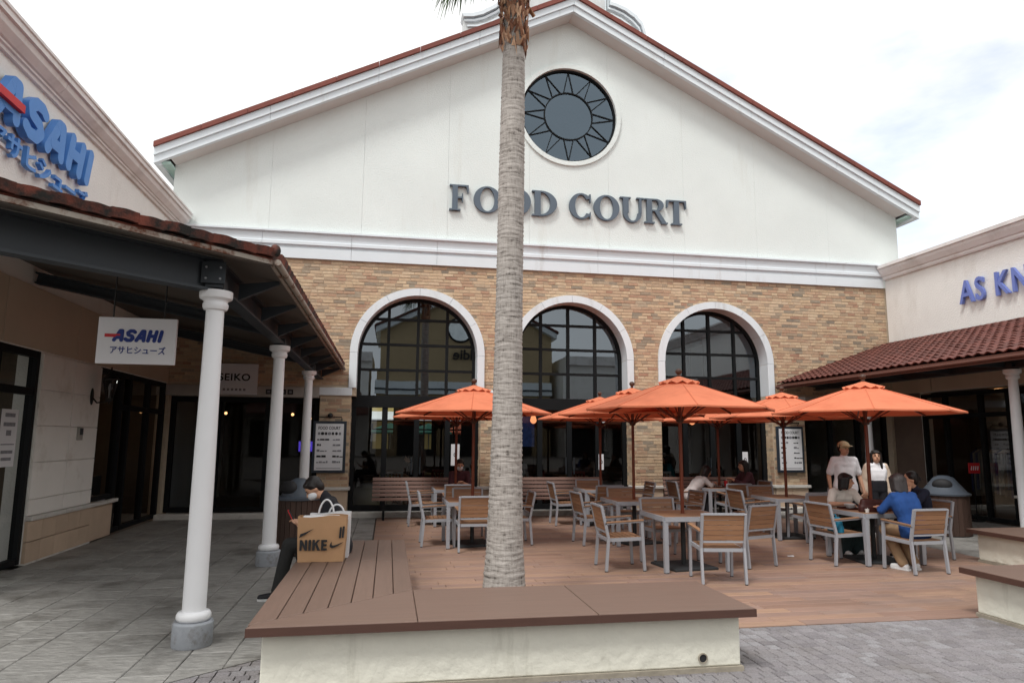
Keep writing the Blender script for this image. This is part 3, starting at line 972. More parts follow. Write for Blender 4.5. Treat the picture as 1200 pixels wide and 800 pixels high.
def fit(me, wd=None, ht=None):
    xs_ = [v.co.x for v in me.vertices]; ys_ = [v.co.y for v in me.vertices]
    x0, x1, y0, y1 = min(xs_), max(xs_), min(ys_), max(ys_)
    sx = wd/(x1-x0) if wd else None; sy = ht/(y1-y0) if ht else None
    sx = sx or sy; sy = sy or sx
    for v in me.vertices:
        v.co.x = (v.co.x-x0)*sx; v.co.y = (v.co.y-y0)*sy
    return me
def orient(me, ex, ey, ez, org):
    ex, ey, ez, org = Vector(ex), Vector(ey), Vector(ez), Vector(org)
    for v in me.vertices:
        c = v.co.copy(); v.co = org + ex*c.x + ey*c.y + ez*c.z
    return me
def put_text(txt, wd, ht, depth, mat, name, ex, ey, org, parent, bold=0.0, shear=0.0, spacing=1.0, split=False):
    me = text_mesh(txt, 1.0, 0.5, mat, name, bold, shear, spacing=spacing)
    fit(me, wd, ht)
    for v in me.vertices: v.co.z = depth if v.co.z > 0 else 0.0
    ez = Vector(ex).cross(Vector(ey))
    orient(me, ex, ey, ez, org)
    if not split:
        o = bpy.data.objects.new(name, me); COL.objects.link(o)
        if parent is not None: attach(o, parent)
        return o
    # one object per letter: group the mesh islands by their run along the text direction
    exv = Vector(ex); n = len(me.vertices); root = list(range(n))
    def find(i):
        while root[i] != i: root[i] = root[root[i]]; i = root[i]
        return i
    for p in me.polygons:
        v0 = find(p.vertices[0])
        for v in p.vertices[1:]: root[find(v)] = v0
    isl = {}
    for p in me.polygons: isl.setdefault(find(p.vertices[0]), []).append(p)
    runs = []
    for ps in isl.values():
        us = [me.vertices[v].co.dot(exv) for p in ps for v in p.vertices]
        runs.append([min(us), max(us), ps])
    runs.sort(key=lambda r: r[0]); letters = []
    for r in runs:
        if letters and min(letters[-1][1], r[1])-r[0] > 0.25*min(letters[-1][1]-letters[-1][0], r[1]-r[0]):
            letters[-1][1] = max(letters[-1][1], r[1]); letters[-1][2] = letters[-1][2]+r[2]
        else: letters.append(r)
    for _, _, ps in letters:
        idx = {}; q = MB()
        for p in ps:
            for v in p.vertices:
                if v not in idx: idx[v] = len(q.v); q.v.append(tuple(me.vertices[v].co))
            q.f.append(tuple(idx[v] for v in p.vertices))
        q.build(name, mat, parent)
    bpy.data.meshes.remove(me)

def fat_letters(word, wd, ht, depth, mat, ex, ey, org, parent, sw=0.27, slant=0.2):
    ex, ey = Vector(ex), Vector(ey); ez = ex.cross(ey); org = Vector(org)
    G = {'A': [[(.10,.13),(.42,.87),(.58,.87),(.72,.13)], [(.30,.34),(.62,.34)]],
         'S': [[(.76,.78),(.62,.87),(.36,.87),(.18,.72),(.26,.56),(.60,.46),(.72,.30),(.58,.13),(.30,.12),(.12,.22)]],
         'H': [[(.16,.13),(.16,.87)], [(.70,.13),(.70,.87)], [(.16,.5),(.70,.5)]],
         'I': [[(.16,.13),(.16,.87)]]}
    adv = {'A': .92, 'S': .95, 'H': .96, 'I': .40}
    tot = sum(adv[c] for c in word); x = 0.0; k = wd/tot
    for ch in word:
        mb = MB(); e = 0
        for line in G[ch]:
            for (a, b) in zip(line[:-1], line[1:]):
                A_ = Vector(((x+a[0]*0.98)*k + slant*ht*a[1], a[1]*ht)); B_ = Vector(((x+b[0]*0.98)*k + slant*ht*b[1], b[1]*ht))
                r = sw*ht/2; d_ = (B_-A_).normalized(); t0 = math.atan2(d_.y, d_.x)
                poly = [(B_.x+r*math.cos(t0-PI/2+PI*i/8), B_.y+r*math.sin(t0-PI/2+PI*i/8)) for i in range(9)]
                poly += [(A_.x+r*math.cos(t0+PI/2+PI*i/8), A_.y+r*math.sin(t0+PI/2+PI*i/8)) for i in range(9)]
                e += 1; n = len(poly); dz = depth + e*0.0006
                vs = [org+ex*u+ey*v for u, v in poly] + [org+ex*u+ey*v+ez*dz for u, v in poly]
                mb.add(vs, [tuple(range(n-1,-1,-1)), tuple(range(n,2*n))]+[(i,(i+1)%n,(i+1)%n+n,i+n) for i in range(n)])
        mb.build('letter_'+ch.lower(), mat, parent); x += adv[ch]

# ------------------------------------------------------------------ left wing
XA = -4.8
lw = thing('left_shop_building', 'beige rendered shop wing with sloping cornice beside the left arcade', 'building', (-7,12,0))
q = MB()
q.box(XA-0.3, XA, 7.9, 17.0, 2.88, 6.4)
q.box(XA-0.3, XA, 10.46, 12.48, 0.0, 2.88)
q.box(XA-0.3, XA, 7.9, 8.35, 0.0, 2.88)
q.build('wall', m_plast, lw)
# wing turning away at the corner
q = MB(); q.prism([(XA,7.9),(XA-2.2,5.85),(XA-2.4,6.05),(XA-0.3,8.03)], 'z', 0, 6.25); q.build('wall', m_plast, lw)
# thin facing panels
rows = [0.64, 0.86, 1.36, 1.86, 2.36, 2.86]
for k in range(len(rows)-1):
    for a, b in ((10.47,11.48),(11.49,12.47)):
        q = MB(); q.box(XA+0.001, XA+0.03, a, b-0.008, rows[k]+0.004, rows[k+1]-0.004); bev(q.build('facing_panel', m_panel, lw), 0.004, 1)
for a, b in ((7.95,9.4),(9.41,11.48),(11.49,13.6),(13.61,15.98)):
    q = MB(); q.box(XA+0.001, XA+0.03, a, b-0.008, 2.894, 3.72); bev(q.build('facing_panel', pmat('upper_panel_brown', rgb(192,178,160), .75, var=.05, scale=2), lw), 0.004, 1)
# plinth tiles and ledge
for k in range(5):
    for zz in (0.02, 0.3):
        a = 10.47+2.01*k/5; q = MB(); q.box(XA+0.001, XA+0.05, a+.003, a+2.01/5-.003, zz, zz+0.27); bev(q.build('plinth_tile', m_stone, lw), 0.004, 1)
q = MB(); q.box(XA+0.0005, XA+0.09, 10.47, 13.5, 0.575, 0.635); bev(q.build('plinth_ledge', m_sill, lw), 0.01)
q = MB(); q.box(XA+0.001, XA+0.06, 10.45, 12.5, 0.0, 0.02); q.build('skirting', m_sill, lw)
# cornice
for k in range(4):
    a, b = 7.9+8.05*k/4, 7.9+8.05*(k+1)/4-0.006
    q = MB(); q.prism([(XA-0.3,6.36),(XA+0.05,6.36),(XA+0.06,6.40),(XA+0.09,6.41),(XA+0.09,6.44),(XA+0.12,6.45),(XA+0.20,6.53),(XA+0.22,6.60),(XA+0.26,6.61),(XA+0.26,6.68),(XA+0.28,6.69),(XA+0.28,6.73),(XA-0.3,6.73)], 'y', a, b)
    q.build('cornice_segment', m_cornice, lw)
# shop openings: black frames, panes
def shopfront(parent, y0, y1, z0, z1, posts, transom, sgn=1, xx=XA, panes=True):
    fx = xx - sgn*0.06
    def bx(ya, yb, za, zb, nm, dx=0.05):
        q = MB(); q.box(fx-dx, fx+dx, ya, yb, za, zb); return q.build(nm, m_black, parent)
    bx(y0, y1, z1-0.09, z1, 'frame_head'); bx(y0, y1, z0, z0+0.08, 'frame_sill', 0.049)
    ps = [y0+0.04]+list(posts)+[y1-0.04]
    for p in ps: bx(p-0.04, p+0.04, z0, z1, 'frame_post', 0.055)
    if transom: bx(y0, y1, transom-0.05, transom+0.05, 'frame_transom', 0.047)
    for i in range(len(ps)-1):
        zz = [z0, transom, z1] if transom else [z0, z1]
        for k in range(len(zz)-1):
            q = MB(); q.add([(fx,ps[i],zz[k]),(fx,ps[i+1],zz[k]),(fx,ps[i+1],zz[k+1]),(fx,ps[i],zz[k+1])], [(0,1,2,3)])
            q.build('pane', m_glass_shop, parent)
shopfront(lw, 8.36, 10.45, 0.02, 2.88, [9.45], 2.32)
shopfront(lw, 12.49, 13.5, 0.64, 2.88, [], None)
q = MB(); q.box(XA-0.3, XA-0.004, 12.49, 13.5, 0.0, 0.57); q.build('low_wall', m_stone, lw)
shopfront(lw, 13.5, 15.98, 0.02, 2.88, [13.95, 15.0], 2.25)
# shop interior
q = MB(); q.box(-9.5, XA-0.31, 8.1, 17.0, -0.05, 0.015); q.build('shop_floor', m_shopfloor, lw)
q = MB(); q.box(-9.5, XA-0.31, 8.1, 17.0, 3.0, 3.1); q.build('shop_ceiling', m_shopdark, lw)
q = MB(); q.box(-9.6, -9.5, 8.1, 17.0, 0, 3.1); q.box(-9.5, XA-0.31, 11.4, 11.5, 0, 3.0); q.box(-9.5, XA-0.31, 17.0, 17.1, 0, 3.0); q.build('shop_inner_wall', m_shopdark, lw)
for yy in (9.3, 12.6, 14.2, 15.4):
    q = MB(); q.box(-6.6, -6.2, yy-0.3, yy+0.3, 2.96, 2.995); q.build('ceiling_light', m_cool if yy in (9.3, 14.2) else m_warm, lw)
q = MB(); q.box(-9, -3, 20, 20.1, 0, 0.1)
# things shown in the shop window
dc = thing('display_cabinet', 'lit display cabinet behind the glass doors of the left shop', 'cabinet', (-5.9,14.6,0))
q = MB(); q.box(-6.1,-5.6,14.15,15.05,0.02,0.95); q.build('plinth', m_ink, dc)
q = MB(); q.box(-6.1,-6.05,14.15,15.05,0.95,2.1); q.build('back_panel', pmat('cabinet_cream', rgb(196,186,164), 0.6), dc)
q = MB(); q.box(-6.045,-6.03,14.35,14.75,1.15,2.0); q.build('poster', pmat('blue_poster', rgb(70,84,150), 0.5, var=0.9, scale=6, emit=rgb(90,100,170), emit_s=0.35), dc)
for k in range(3):
    q = MB(); q.lathe([(0.03,0),(0.045,0.03),(0.03,0.1),(0.012,0.13),(0.012,0.16)], 10, (-5.75,14.35+0.22*k,0.95)); q.build('watch_stand', m_paper if k == 1 else m_warm, dc)  # outer stands glow by themselves, the cabinet lighting put into their material
o = thing('white_box_stand', 'low white box just inside the left shop door', 'box', (-5.35,14.1,0))
q = MB(); q.box(-5.5,-5.2,13.98,14.24,0.02,0.6); bev(q.build('carcass', m_paper, o), 0.01); q = MB(); q.box(-5.52,-5.18,13.96,14.26,0.601,0.62); q.build('lid', m_board, o)
o = thing('leaning_placard', 'small white placard leaning in the left shop window', 'placard', (-5.15,12.95,0.64))
q = MB(); q.bar((-5.1,12.95,0.66),(-5.3,12.95,1.1),0.2,0.012,up=(1,0,0.4)); q.build('card', m_paper, o)
q = MB(); q.bar((-5.135,12.95,0.75),(-5.19,12.95,0.9),0.11,0.02,up=(1,0,0.4)); q.build('picture', m_ink, o)
o = thing('shelf_unit', 'brown shelf unit with goods in the left shop window', 'shelf', (-6.3,12.9,0))
for zz in (0.05,0.7,1.2,1.7,2.2):
    q = MB(); q.box(-6.6,-6.1,12.3,13.6,zz,zz+0.03); q.build('shelf', pmat('shelf_wood', rgb(120,86,58), 0.6), o)
for yy in (12.3,13.57):
    q = MB(); q.box(-6.6,-6.1,yy,yy+0.03,0.015,2.3); q.build('side_panel', MATS['shelf_wood'], o)
m_goods = pmat('goods', (0.3,0.2,0.1), 0.6, palette=[rgb(150,120,90),rgb(90,70,60),rgb(180,160,120),rgb(60,60,70),rgb(170,90,50)])
for zz in (0.73,1.23,1.73):
    for k in range(5):
        q = MB(); q.box(-6.5,-6.2,12.38+0.23*k,12.38+0.23*k+random.uniform(.1,.18),zz,zz+random.uniform(.12,.3)); q.build('goods_box', m_goods, o)
# notice on the left door
o = thing('door_notice', 'white paper notice taped inside the left shop door', 'notice', (XA-0.03,9.95,1.3))
q = MB(); q.box(XA-0.05,XA-0.045,9.72,10.12,1.32,2.06); q.build('sheet', m_paper, o)
for zz, a, b, hh in ((1.96,9.80,10.04,.05),(1.84,9.78,10.06,.05),(1.72,9.86,9.98,.07),(1.60,9.76,10.08,.015),(1.49,9.78,10.06,.04),(1.40,9.80,10.04,.04)):
    q = MB(); q.box(XA-0.0445,XA-0.043,a,b,zz,zz+hh); q.build('print_line', m_greyink, o)
# meter box on the wall
o = thing('wall_socket_box', 'small metal box on the beige wall panels', 'box', (XA+0.03,11.78,1.75))
q = MB(); q.box(XA+0.031,XA+0.07,11.71,11.85,1.66,1.86); bev(q.build('cover', pmat('box_metal', rgb(160,156,150), 0.5), o), 0.006)
q = MB(); q.box(XA+0.071,XA+0.078,11.73,11.83,1.74,1.84); q.build('flap', m_beam, o)
# wall lantern
ln = thing('wall_lantern', 'black carriage lantern on a scroll bracket on the beige wall', 'lantern', (XA+0.03,12.0,2.3))
m_iron = pmat('black_iron', (0.012,0.012,0.012), 0.5)
LY, LXc = 12.12, XA+0.3
q = MB(); q.ball((XA+0.04,LY,2.36),(0.02,0.055,0.14),10,8); q.build('back_plate', m_iron, ln, smooth=60)
q = MB(); q.path([(XA+0.05,LY,2.34),(XA+0.12,LY,2.26),(XA+0.22,LY,2.27),(LXc,LY,2.30)], 0.014); q.build('bracket', m_iron, ln, smooth=60)
for k in range(6):
    t = 2*PI*k/6; t2 = 2*PI*(k+1)/6
    q = MB(); q.tube((LXc+0.05*math.cos(t),LY+0.05*math.sin(t),2.34),(LXc+0.115*math.cos(t),LY+0.115*math.sin(t),2.64),0.008,n=6); q.build('cage_bar', m_iron, ln)
    q = MB(); q.add([(LXc+0.048*math.cos(t),LY+0.048*math.sin(t),2.34),(LXc+0.048*math.cos(t2),LY+0.048*math.sin(t2),2.34),(LXc+0.112*math.cos(t2),LY+0.112*math.sin(t2),2.64),(LXc+0.112*math.cos(t),LY+0.112*math.sin(t),2.64)],[(0,1,2,3)])
    q.build('lantern_pane', m_glass_shop, ln)
q = MB(); q.lathe([(0.06,2.33),(0.055,2.30),(0.02,2.28),(0.012,2.24)][::-1], 12, (LXc,LY,0)); q.build('foot', m_iron, ln, smooth=40)
q = MB(); q.lathe([(0.13,2.635),(0.135,2.65),(0.09,2.70),(0.045,2.74),(0.04,2.76),(0.015,2.78),(0.012,2.83),(0.002,2.85)], 12, (LXc,LY,0)); q.build('cap', m_iron, ln, smooth=40)
q = MB(); q.lathe([(0.02,2.34),(0.02,2.46),(0.03,2.5),(0.02,2.56),(0.005,2.58)], 10, (LXc,LY,0)); q.build('bulb', m_paper, ln, smooth=60)

# big blue letters on the parapet
sg = thing('parapet_lettering', 'blue raised ASAHI letters with katakana row on the left parapet', 'sign', (XA,10,5.1))
fat_letters('ASAHI', 2.62, 0.60, 0.10, m_blue, (0,1,0), (0,0,1), (XA+0.04,8.46,5.50), sg)
o = put_text('アサヒシューズ', 2.62, 0.32, 0.06, m_blue, 'katakana_letter', (0,1,0), (0,0,1), (XA+0.04,8.52,5.13), sg, bold=0.027, spacing=1.04, split=True)
q = MB(); q.box(XA+0.05, XA+0.20, 7.9, 8.98, 5.70, 5.80); q.build('red_bar', m_red, sg)
for zz in (5.62, 5.22):
    q = MB(); q.box(XA+0.002, XA+0.039, 8.3, 11.2, zz, zz+0.04); q.build('mounting_rail', m_cornice, sg)

# awning over the left arcade
XEV, ZEV, SLA = -1.08, 3.25, 0.2
Bc = Vector((XEV, 6.29)); dd = Vector((-0.73,-0.68)).normalized(); nn = Vector((dd.y*-1*-1, 0))
nn = Vector((dd.y, -dd.x)); 
if nn.x > 0: nn = -nn
Wd = abs(XA-XEV)
Cc = Bc + dd*2.7
inn_s = (XA - (Bc+nn*Wd).x)/dd.x
Bi = (Bc+nn*Wd) + dd*inn_s
Ci = Cc + nn*Wd
aw = thing('left_awning', 'tiled arcade canopy on steel beams in front of the left shops', 'canopy', (-2.9,10,3))
def strip(z_e, th, mat, nm, e0=0.0):
    q = MB()
    lo = [(XEV,15.98,z_e),(Bc.x,Bc.y,z_e),(Cc.x,Cc.y,z_e)]
    hi = [(XA,15.98,z_e+SLA*Wd),(Bi.x,Bi.y,z_e+SLA*Wd),(Ci.x,Ci.y,z_e+SLA*Wd)]
    vs = lo+hi+[(x,y,z_-th) for x,y,z_ in lo+hi]
    q.add(vs, [(0,1,4,3),(1,2,5,4),(6,9,10,7),(7,10,11,8),(0,6,7,1),(1,7,8,2),(2,8,11,5),(0,3,9,6),(3,4,10,9),(4,5,11,10)])
    return q.build(nm, mat, aw)
strip(ZEV+0.035, 0.03, m_undersoffit, 'soffit_board')
sheet = strip(ZEV+0.075, 0.035, m_tile_old, 'roof')
# fascia strips along the two eaves
q = MB(); q.box(XEV-0.015, XEV+0.015, 6.30, 15.97, ZEV+0.0, ZEV+0.063); q.build('fascia', m_rust, aw)
q = MB(); q.bar((Bc.x-nn.x*0.0,Bc.y,ZEV+0.035),(Cc.x,Cc.y,ZEV+0.032),0.03,0.04); q.build('fascia', m_rust, aw)
q = MB(); q.path([(XEV+0.05,6.25,ZEV+0.03),(XEV+0.05,15.96,ZEV+0.03)],0.03,8); q.build('gutter_edge', m_rust, aw, smooth=60)
# clay tiles along the eaves (the rest of the roof is not seen from the yard)
def tile_run(p0, p1, up3, rows_, ln_=0.30, z0=ZEV+0.135):
    p0 = Vector(p0); p1 = Vector(p1); L_ = (p1-p0).length; n = int(L_/0.2); d3 = (p1-p0).normalized()
    _, me = tile_mesh('roof_tile', d3, up3, m_tile_old, wd=0.2, th=0.075, amp=0.004)
    up3 = Vector(up3).normalized()
    for r in range(rows_):
        for i in range(n):
            p = p0 + d3*(0.2*(i+0.5)) + up3*(ln_*r-0.06)
            inst('roof_tile', me, sheet, (p.x, p.y, z0 + up3.z*(ln_*r-0.06)+random.uniform(-.006,.006)))
tile_run((XEV,6.4,0),(XEV,15.95,0),(-1,0,SLA),2)
tile_run((Bc.x,Bc.y,0),(Cc.x,Cc.y,0),(nn.x,nn.y,SLA),2)
q = MB(); q.ball((XEV+0.02,6.27,ZEV+0.14),(0.05,0.05,0.06),12,8); q.build('corner_tile', m_tile_old, aw, smooth=60)
# steel beams
def ibeam(p0, p1, nm='beam', h=0.24, wd=0.14):
    q = MB(); p0 = Vector(p0); p1 = Vector(p1)
    q.bar(p0, p1, 0.02, h-0.04)
    for s in (-1, 1):
        q.bar(p0+Vector((0,0,s*(h/2-0.012))), p1+Vector((0,0,s*(h/2-0.012))), wd, 0.024)
    return q.build(nm, m_beam, aw)
ibeam((-1.56,6.25,3.15),(-1.56,15.97,3.15))
pC = Vector((-1.56,6.37,3.15))
ibeam(pC, pC+Vector((dd.x,dd.y,0))*2.65, h=0.30)
for yy in (10.06, 13.75):
    ibeam((-1.64,yy,3.22),(XA+0.031,yy,3.84), h=0.16)
q = MB(); q.box(-1.66,-1.46,6.22,6.24,3.06,3.25); q.build('bolt_plate', m_beam, aw)
for dy in (-.06, .06):
    for dz in (-.05, .05):
        q = MB(); q.tube((-1.56+dy,6.21,3.15+dz),(-1.56+dy,6.2195,3.15+dz),0.01,n=6); q.build('bolt', m_plinth, aw)
yy = 7.0
while yy < 15.9:
    q = MB(); q.prism([(-1.50,3.22),(-1.12,3.27),(-1.12,3.235),(-1.50,3.06)], 'y', yy-0.03, yy+0.03); q.build('outrigger', m_beam, aw)
    yy += 1.23
for k, yy in enumerate((6.37, 10.06, 13.75)):
    make_column('arcade_column', ['round white column at the corner of the left canopy beside the bench', 'round white column of the left arcade next to the seated man', 'round white column of the left arcade next to the brick pier'][k], -1.56, yy)

# hanging signboard
hs_ = thing('hanging_sign', 'white hanging board with blue ASAHI lettering and katakana under the left canopy', 'sign', (-2.74,8.0,2.5))
q = MB(); q.box(-3.14,-2.34,7.98,8.02,2.5,3.01); bev(q.build('board', m_board, hs_), 0.006)
for x in (-3.0,-2.48):
    q = MB(); q.tube((x,8.0,3.01),(x,8.0,3.5+(-1.08-x)*0.0+0.05),0.008,n=6); q.build('hanger_rod', m_iron, hs_)
fat_letters('ASAHI', 0.50, 0.14, 0.003, m_navy, (1,0,0), (0,0,1), (-2.985,7.979,2.74), hs_)
put_text('アサヒシューズ', 0.56, 0.085, 0.004, m_navy, 'katakana_letter', (1,0,0), (0,0,1), (-3.0,7.979,2.61), hs_, bold=0.014, spacing=1.04, split=True)
q = MB(); q.box(-3.065,-2.91,7.974,7.979,2.79,2.825); q.build('red_bar', m_red, hs_)

# shop at the end of the left arcade (in the hall front)
def end_shop(x0, x1, posts, nm):
    for (a, b, c, d, n_) in ((x0,x1,2.5,2.62,'shop_frame_head'),(x0,x1,0.1,0.2,'shop_frame_sill')):
        q = MB(); q.box(a,b,D+0.2,D+0.3,c,d); q.build(n_, m_black, hall)
    ps = [x0+0.05]+posts+[x1-0.05]
    for x in ps:
        q = MB(); q.box(x-0.05,x+0.05,D+0.195,D+0.305,0.1,2.5); q.build('shop_frame_post', m_black, hall)
    for i in range(len(ps)-1):
        q = MB(); q.add([(ps[i],D+0.25,0.1),(ps[i+1],D+0.25,0.1),(ps[i+1],D+0.25,2.55),(ps[i],D+0.25,2.55)],[(0,1,2,3)]); q.build('shop_pane', m_glass_shop, hall)
end_shop(-4.75,-1.57,[-3.75,-2.7],'l')
end_shop(10.55,13.05,[11.4,12.2],'r')
q = MB(); q.box(-1.62,-1.5,D+0.46,21.5,0.02,5.9); q.box(10.48,10.6,D+0.46,21.5,0.02,5.9); q.box(-4.8,-1.5,21.5,21.6,0.02,5.9); q.box(10.5,13.4,21.5,21.6,0.02,5.9); q.build('shop_partition', m_shopdark, hall)
q = MB(); q.box(-4.78,-1.63,D+0.46,21.5,2.9,3.0); q.box(10.61,13.4,D+0.46,21.5,2.9,3.0); q.build('shop_ceiling', m_shopdark, hall)
for (x, y_, zz) in ((-3.9,17.6,2.3),(-2.3,17.3,2.28),(-1.95,17.9,2.2),(11.3,18.5,2.5),(12.3,18.0,2.5)):
    o = thing('pendant_lamp', 'small warm pendant lamp inside the %s end shop %s' % (('left','by the partition') if x > -2.1 and x < 0 else (('left','by the door') if x < -3 else (('left','at its middle') if x < 0 else (('right','by the partition') if x < 12 else ('right','by the shop windows'))))), 'lamp', (x,y_,zz))
    q = MB(); q.ball((x,y_,zz),0.035,10,8); q.build('globe', m_warm, o, smooth=60)
    q = MB(); q.tube((x,y_,zz+0.03),(x,y_,2.9),0.006,n=6); q.build('cord', m_ink, o)
o = thing('video_screen', 'small glowing violet screen in the dark end shop', 'screen', (-1.95,18.6,1.4))
q = MB(); q.box(-2.3,-1.9,18.6,18.63,1.35,1.65); q.build('bezel', m_ink, o)
q = MB(); q.box(-2.28,-1.92,18.59,18.599,1.37,1.63); q.build('display', pmat('violet_screen', (0.1,0.05,0.4), 0.4, emit=rgb(90,70,200), emit_s=0.7), o)
q = MB(); q.box(-2.15,-2.05,18.62,18.68,0.02,1.36); q.build('stand', m_ink, o)
# grey signboard above the end shop, and small black plates on the fascia
o = thing('shop_signboard', 'grey board reading SEIKO above the end shop of the left arcade', 'sign', (-3.4,D-0.06,2.7))
q = MB(); q.box(-3.92,-2.9,D-0.11,D-0.055,2.66,3.34); q.build('board', m_board, o)
put_text('SEIKO', 0.66, 0.16, 0.004, m_ink, 'letter', (1,0,0), (0,0,1), (-3.72,D-0.111,2.96), o, bold=0.02, spacing=1.1, split=True)
for k in range(6):
    q = MB(); q.box(-3.62+0.085*k,-3.57+0.085*k,D-0.114,D-0.1105,2.74,2.79); q.build('small_mark', m_greyink, o)
o = thing('fascia_plate', 'row of small black plates on the white fascia by the column', 'plate', (-2.4,D-0.06,2.7))
for k in range(4):
    a = -2.72+0.155*k
    q = MB(); q.box(a,a+0.12,D-0.062,D-0.051,2.68,2.79); q.build('plate', m_ink, o)
    q = MB(); q.box(a+0.03,a+0.09,D-0.064,D-0.0625,2.71,2.76); q.build('mark', m_greyink, o)

# framed menu boards on the end piers
def menu_board(x0, x1, label, seed):
    rnd_ = random.Random(seed)
    o = thing('menu_board', label, 'notice board', ((x0+x1)/2,D-0.05,0.95), 'framed menu boards')
    z0, z1 = 0.95, 2.10
    q = MB(); q.box(x0,x1,D-0.075,D-0.02,z0,z1); bev(q.build('frame', pmat('board_frame', rgb(44,52,62), 0.4), o), 0.01)
    q = MB(); q.box(x0+0.06,x1-0.06,D-0.085,D-0.0755,z0+0.06,z1-0.06); q.build('sheet', m_paper, o)
    w_ = x1-x0
    yq = D-0.0855
    put_text('FOOD COURT', w_*0.66, 0.07, 0.002, m_ink, 'heading', (1,0,0), (0,0,1), (x0+w_*0.16,yq,z1-0.19), o, bold=0.02)
    for i in range(7):
        x = x0+0.09+(w_-0.2)*i/7; q = MB()
        s_ = rnd_.uniform(0.03,0.05)
        q.ball((x+0.045,yq,z1-0.28),(s_,0.003,0.035),8,6) if i % 2 else q.box(x+0.02,x+0.07,yq-0.003,yq,z1-0.31,z1-0.25)
        q.build('icon', m_ink if i % 3 else m_greyink, o)
    for r in range(5):
        zz = z1-0.43-0.125*r
        for c_ in (0, 1):
            a = x0+0.10+c_*(w_*0.47); n = rnd_.randint(2,4); q = MB()
            x = a
            for _ in range(n):
                l_ = rnd_.uniform(0.03,0.10)
                if x+l_ > a+w_*0.36: break
                q.box(x,x+l_,yq-0.003,yq,zz,zz+rnd_.uniform(0.02,0.05)); x += l_+0.012
            if q.v: q.build('menu_line', m_greyink if rnd_.random() < 0.5 else m_ink, o)
    q = MB(); q.box(x0+0.1,x1-0.1,yq-0.003,yq,z0+0.10,z0+0.112); q.build('menu_line', m_greyink, o)
    q = MB(); q.path([((x0+x1)/2-0.25,D-0.03,z1+0.03),((x0+x1)/2-0.25,D-0.1,z1+0.09),((x0+x1)/2+0.25,D-0.1,z1+0.09),((x0+x1)/2+0.25,D-0.03,z1+0.03)],0.012); q.build('lamp_rail', m_iron, o)
    q = MB(); q.ball(((x0+x1)/2,D-0.12,z1+0.12),0.06,10,8); q.build('lamp_head', m_iron, o, smooth=60)
menu_board(-1.66,-0.93,'framed menu board on the brick pier beside the left column',3)
menu_board(9.68,10.42,'framed menu board on the brick pier behind the parasol by the right shops',5)

# ------------------------------------------------------------------ right wing
XB = 13.1
rwg = thing('right_shop_building', 'cream rendered shop wing with cornice beyond the right canopy', 'building', (14.5,10,0))
q = MB(); q.box(XB, XB+0.3, 2.0, 15.94, 2.95, 6.1); q.box(XB, XB+0.3, 15.0, 15.94, 0, 2.95); q.box(XB, XB+0.3, 2.0, 8.0, 0, 2.95); q.build('wall', m_plast, rwg)
for k in range(5):
    a, b = 2.0+13.93*k/5, 2.0+13.93*(k+1)/5-0.006
    q = MB(); q.prism([(XB+0.3,6.04),(XB-0.06,6.04),(XB-0.08,6.08),(XB-0.08,6.12),(XB-0.11,6.14),(XB-0.18,6.26),(XB-0.20,6.33),(XB-0.24,6.34),(XB-0.24,6.42),(XB+0.3,6.42)], 'y', a, b)
    q.build('cornice_segment', m_cornice, rwg)
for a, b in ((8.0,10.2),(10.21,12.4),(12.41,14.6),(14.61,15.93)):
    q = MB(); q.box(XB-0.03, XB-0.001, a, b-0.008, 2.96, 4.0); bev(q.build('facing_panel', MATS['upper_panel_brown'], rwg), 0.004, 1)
q = MB(); q.box(XB-0.03, XB-0.001, 15.01, 15.93, 0.6, 2.95); q.build('facing_panel', pmat('door_surround_brown', rgb(112,96,86), .7), rwg)
shopfront(rwg, 8.0, 12.55, 0.62, 2.9, [9.5,11.0], 2.35, sgn=-1, xx=XB)
q = MB(); q.box(XB+0.004, XB+0.3, 8.0, 12.55, 0, 0.57); q.build('low_wall', m_stone, rwg)
q = MB(); q.box(XB-0.09, XB-0.0005, 8.0, 12.55, 0.575, 0.635); bev(q.build('plinth_ledge', m_sill, rwg), 0.01)
shopfront(rwg, 12.55, 15.0, 0.02, 2.9, [13.3,14.3], 2.35, sgn=-1, xx=XB)
q = MB(); q.box(XB+0.31, 18, 8.0, 15.9, -0.05, 0.015); q.build('shop_floor', m_shopfloor, rwg)
q = MB(); q.box(XB+0.31, 18, 8.0, 15.9, 3.0, 3.1); q.build('shop_ceiling', m_shopdark, rwg)
q = MB(); q.box(18, 18.1, 8.0, 15.9, 0, 3.1); q.box(XB+0.31, 18, 7.9, 8.0, 0, 3.0); q.box(XB+0.31, 18, 15.9, 15.94, 0, 3.0); q.build('shop_inner_wall', m_shopdark, rwg)
for (x, yy) in ((14.6,9.8),(15.0,12.4),(14.4,13.8)):
    q = MB(); q.box(x-0.25,x+0.25,yy-0.1,yy+0.1,2.95,2.995); q.build('ceiling_light', m_warm, rwg)
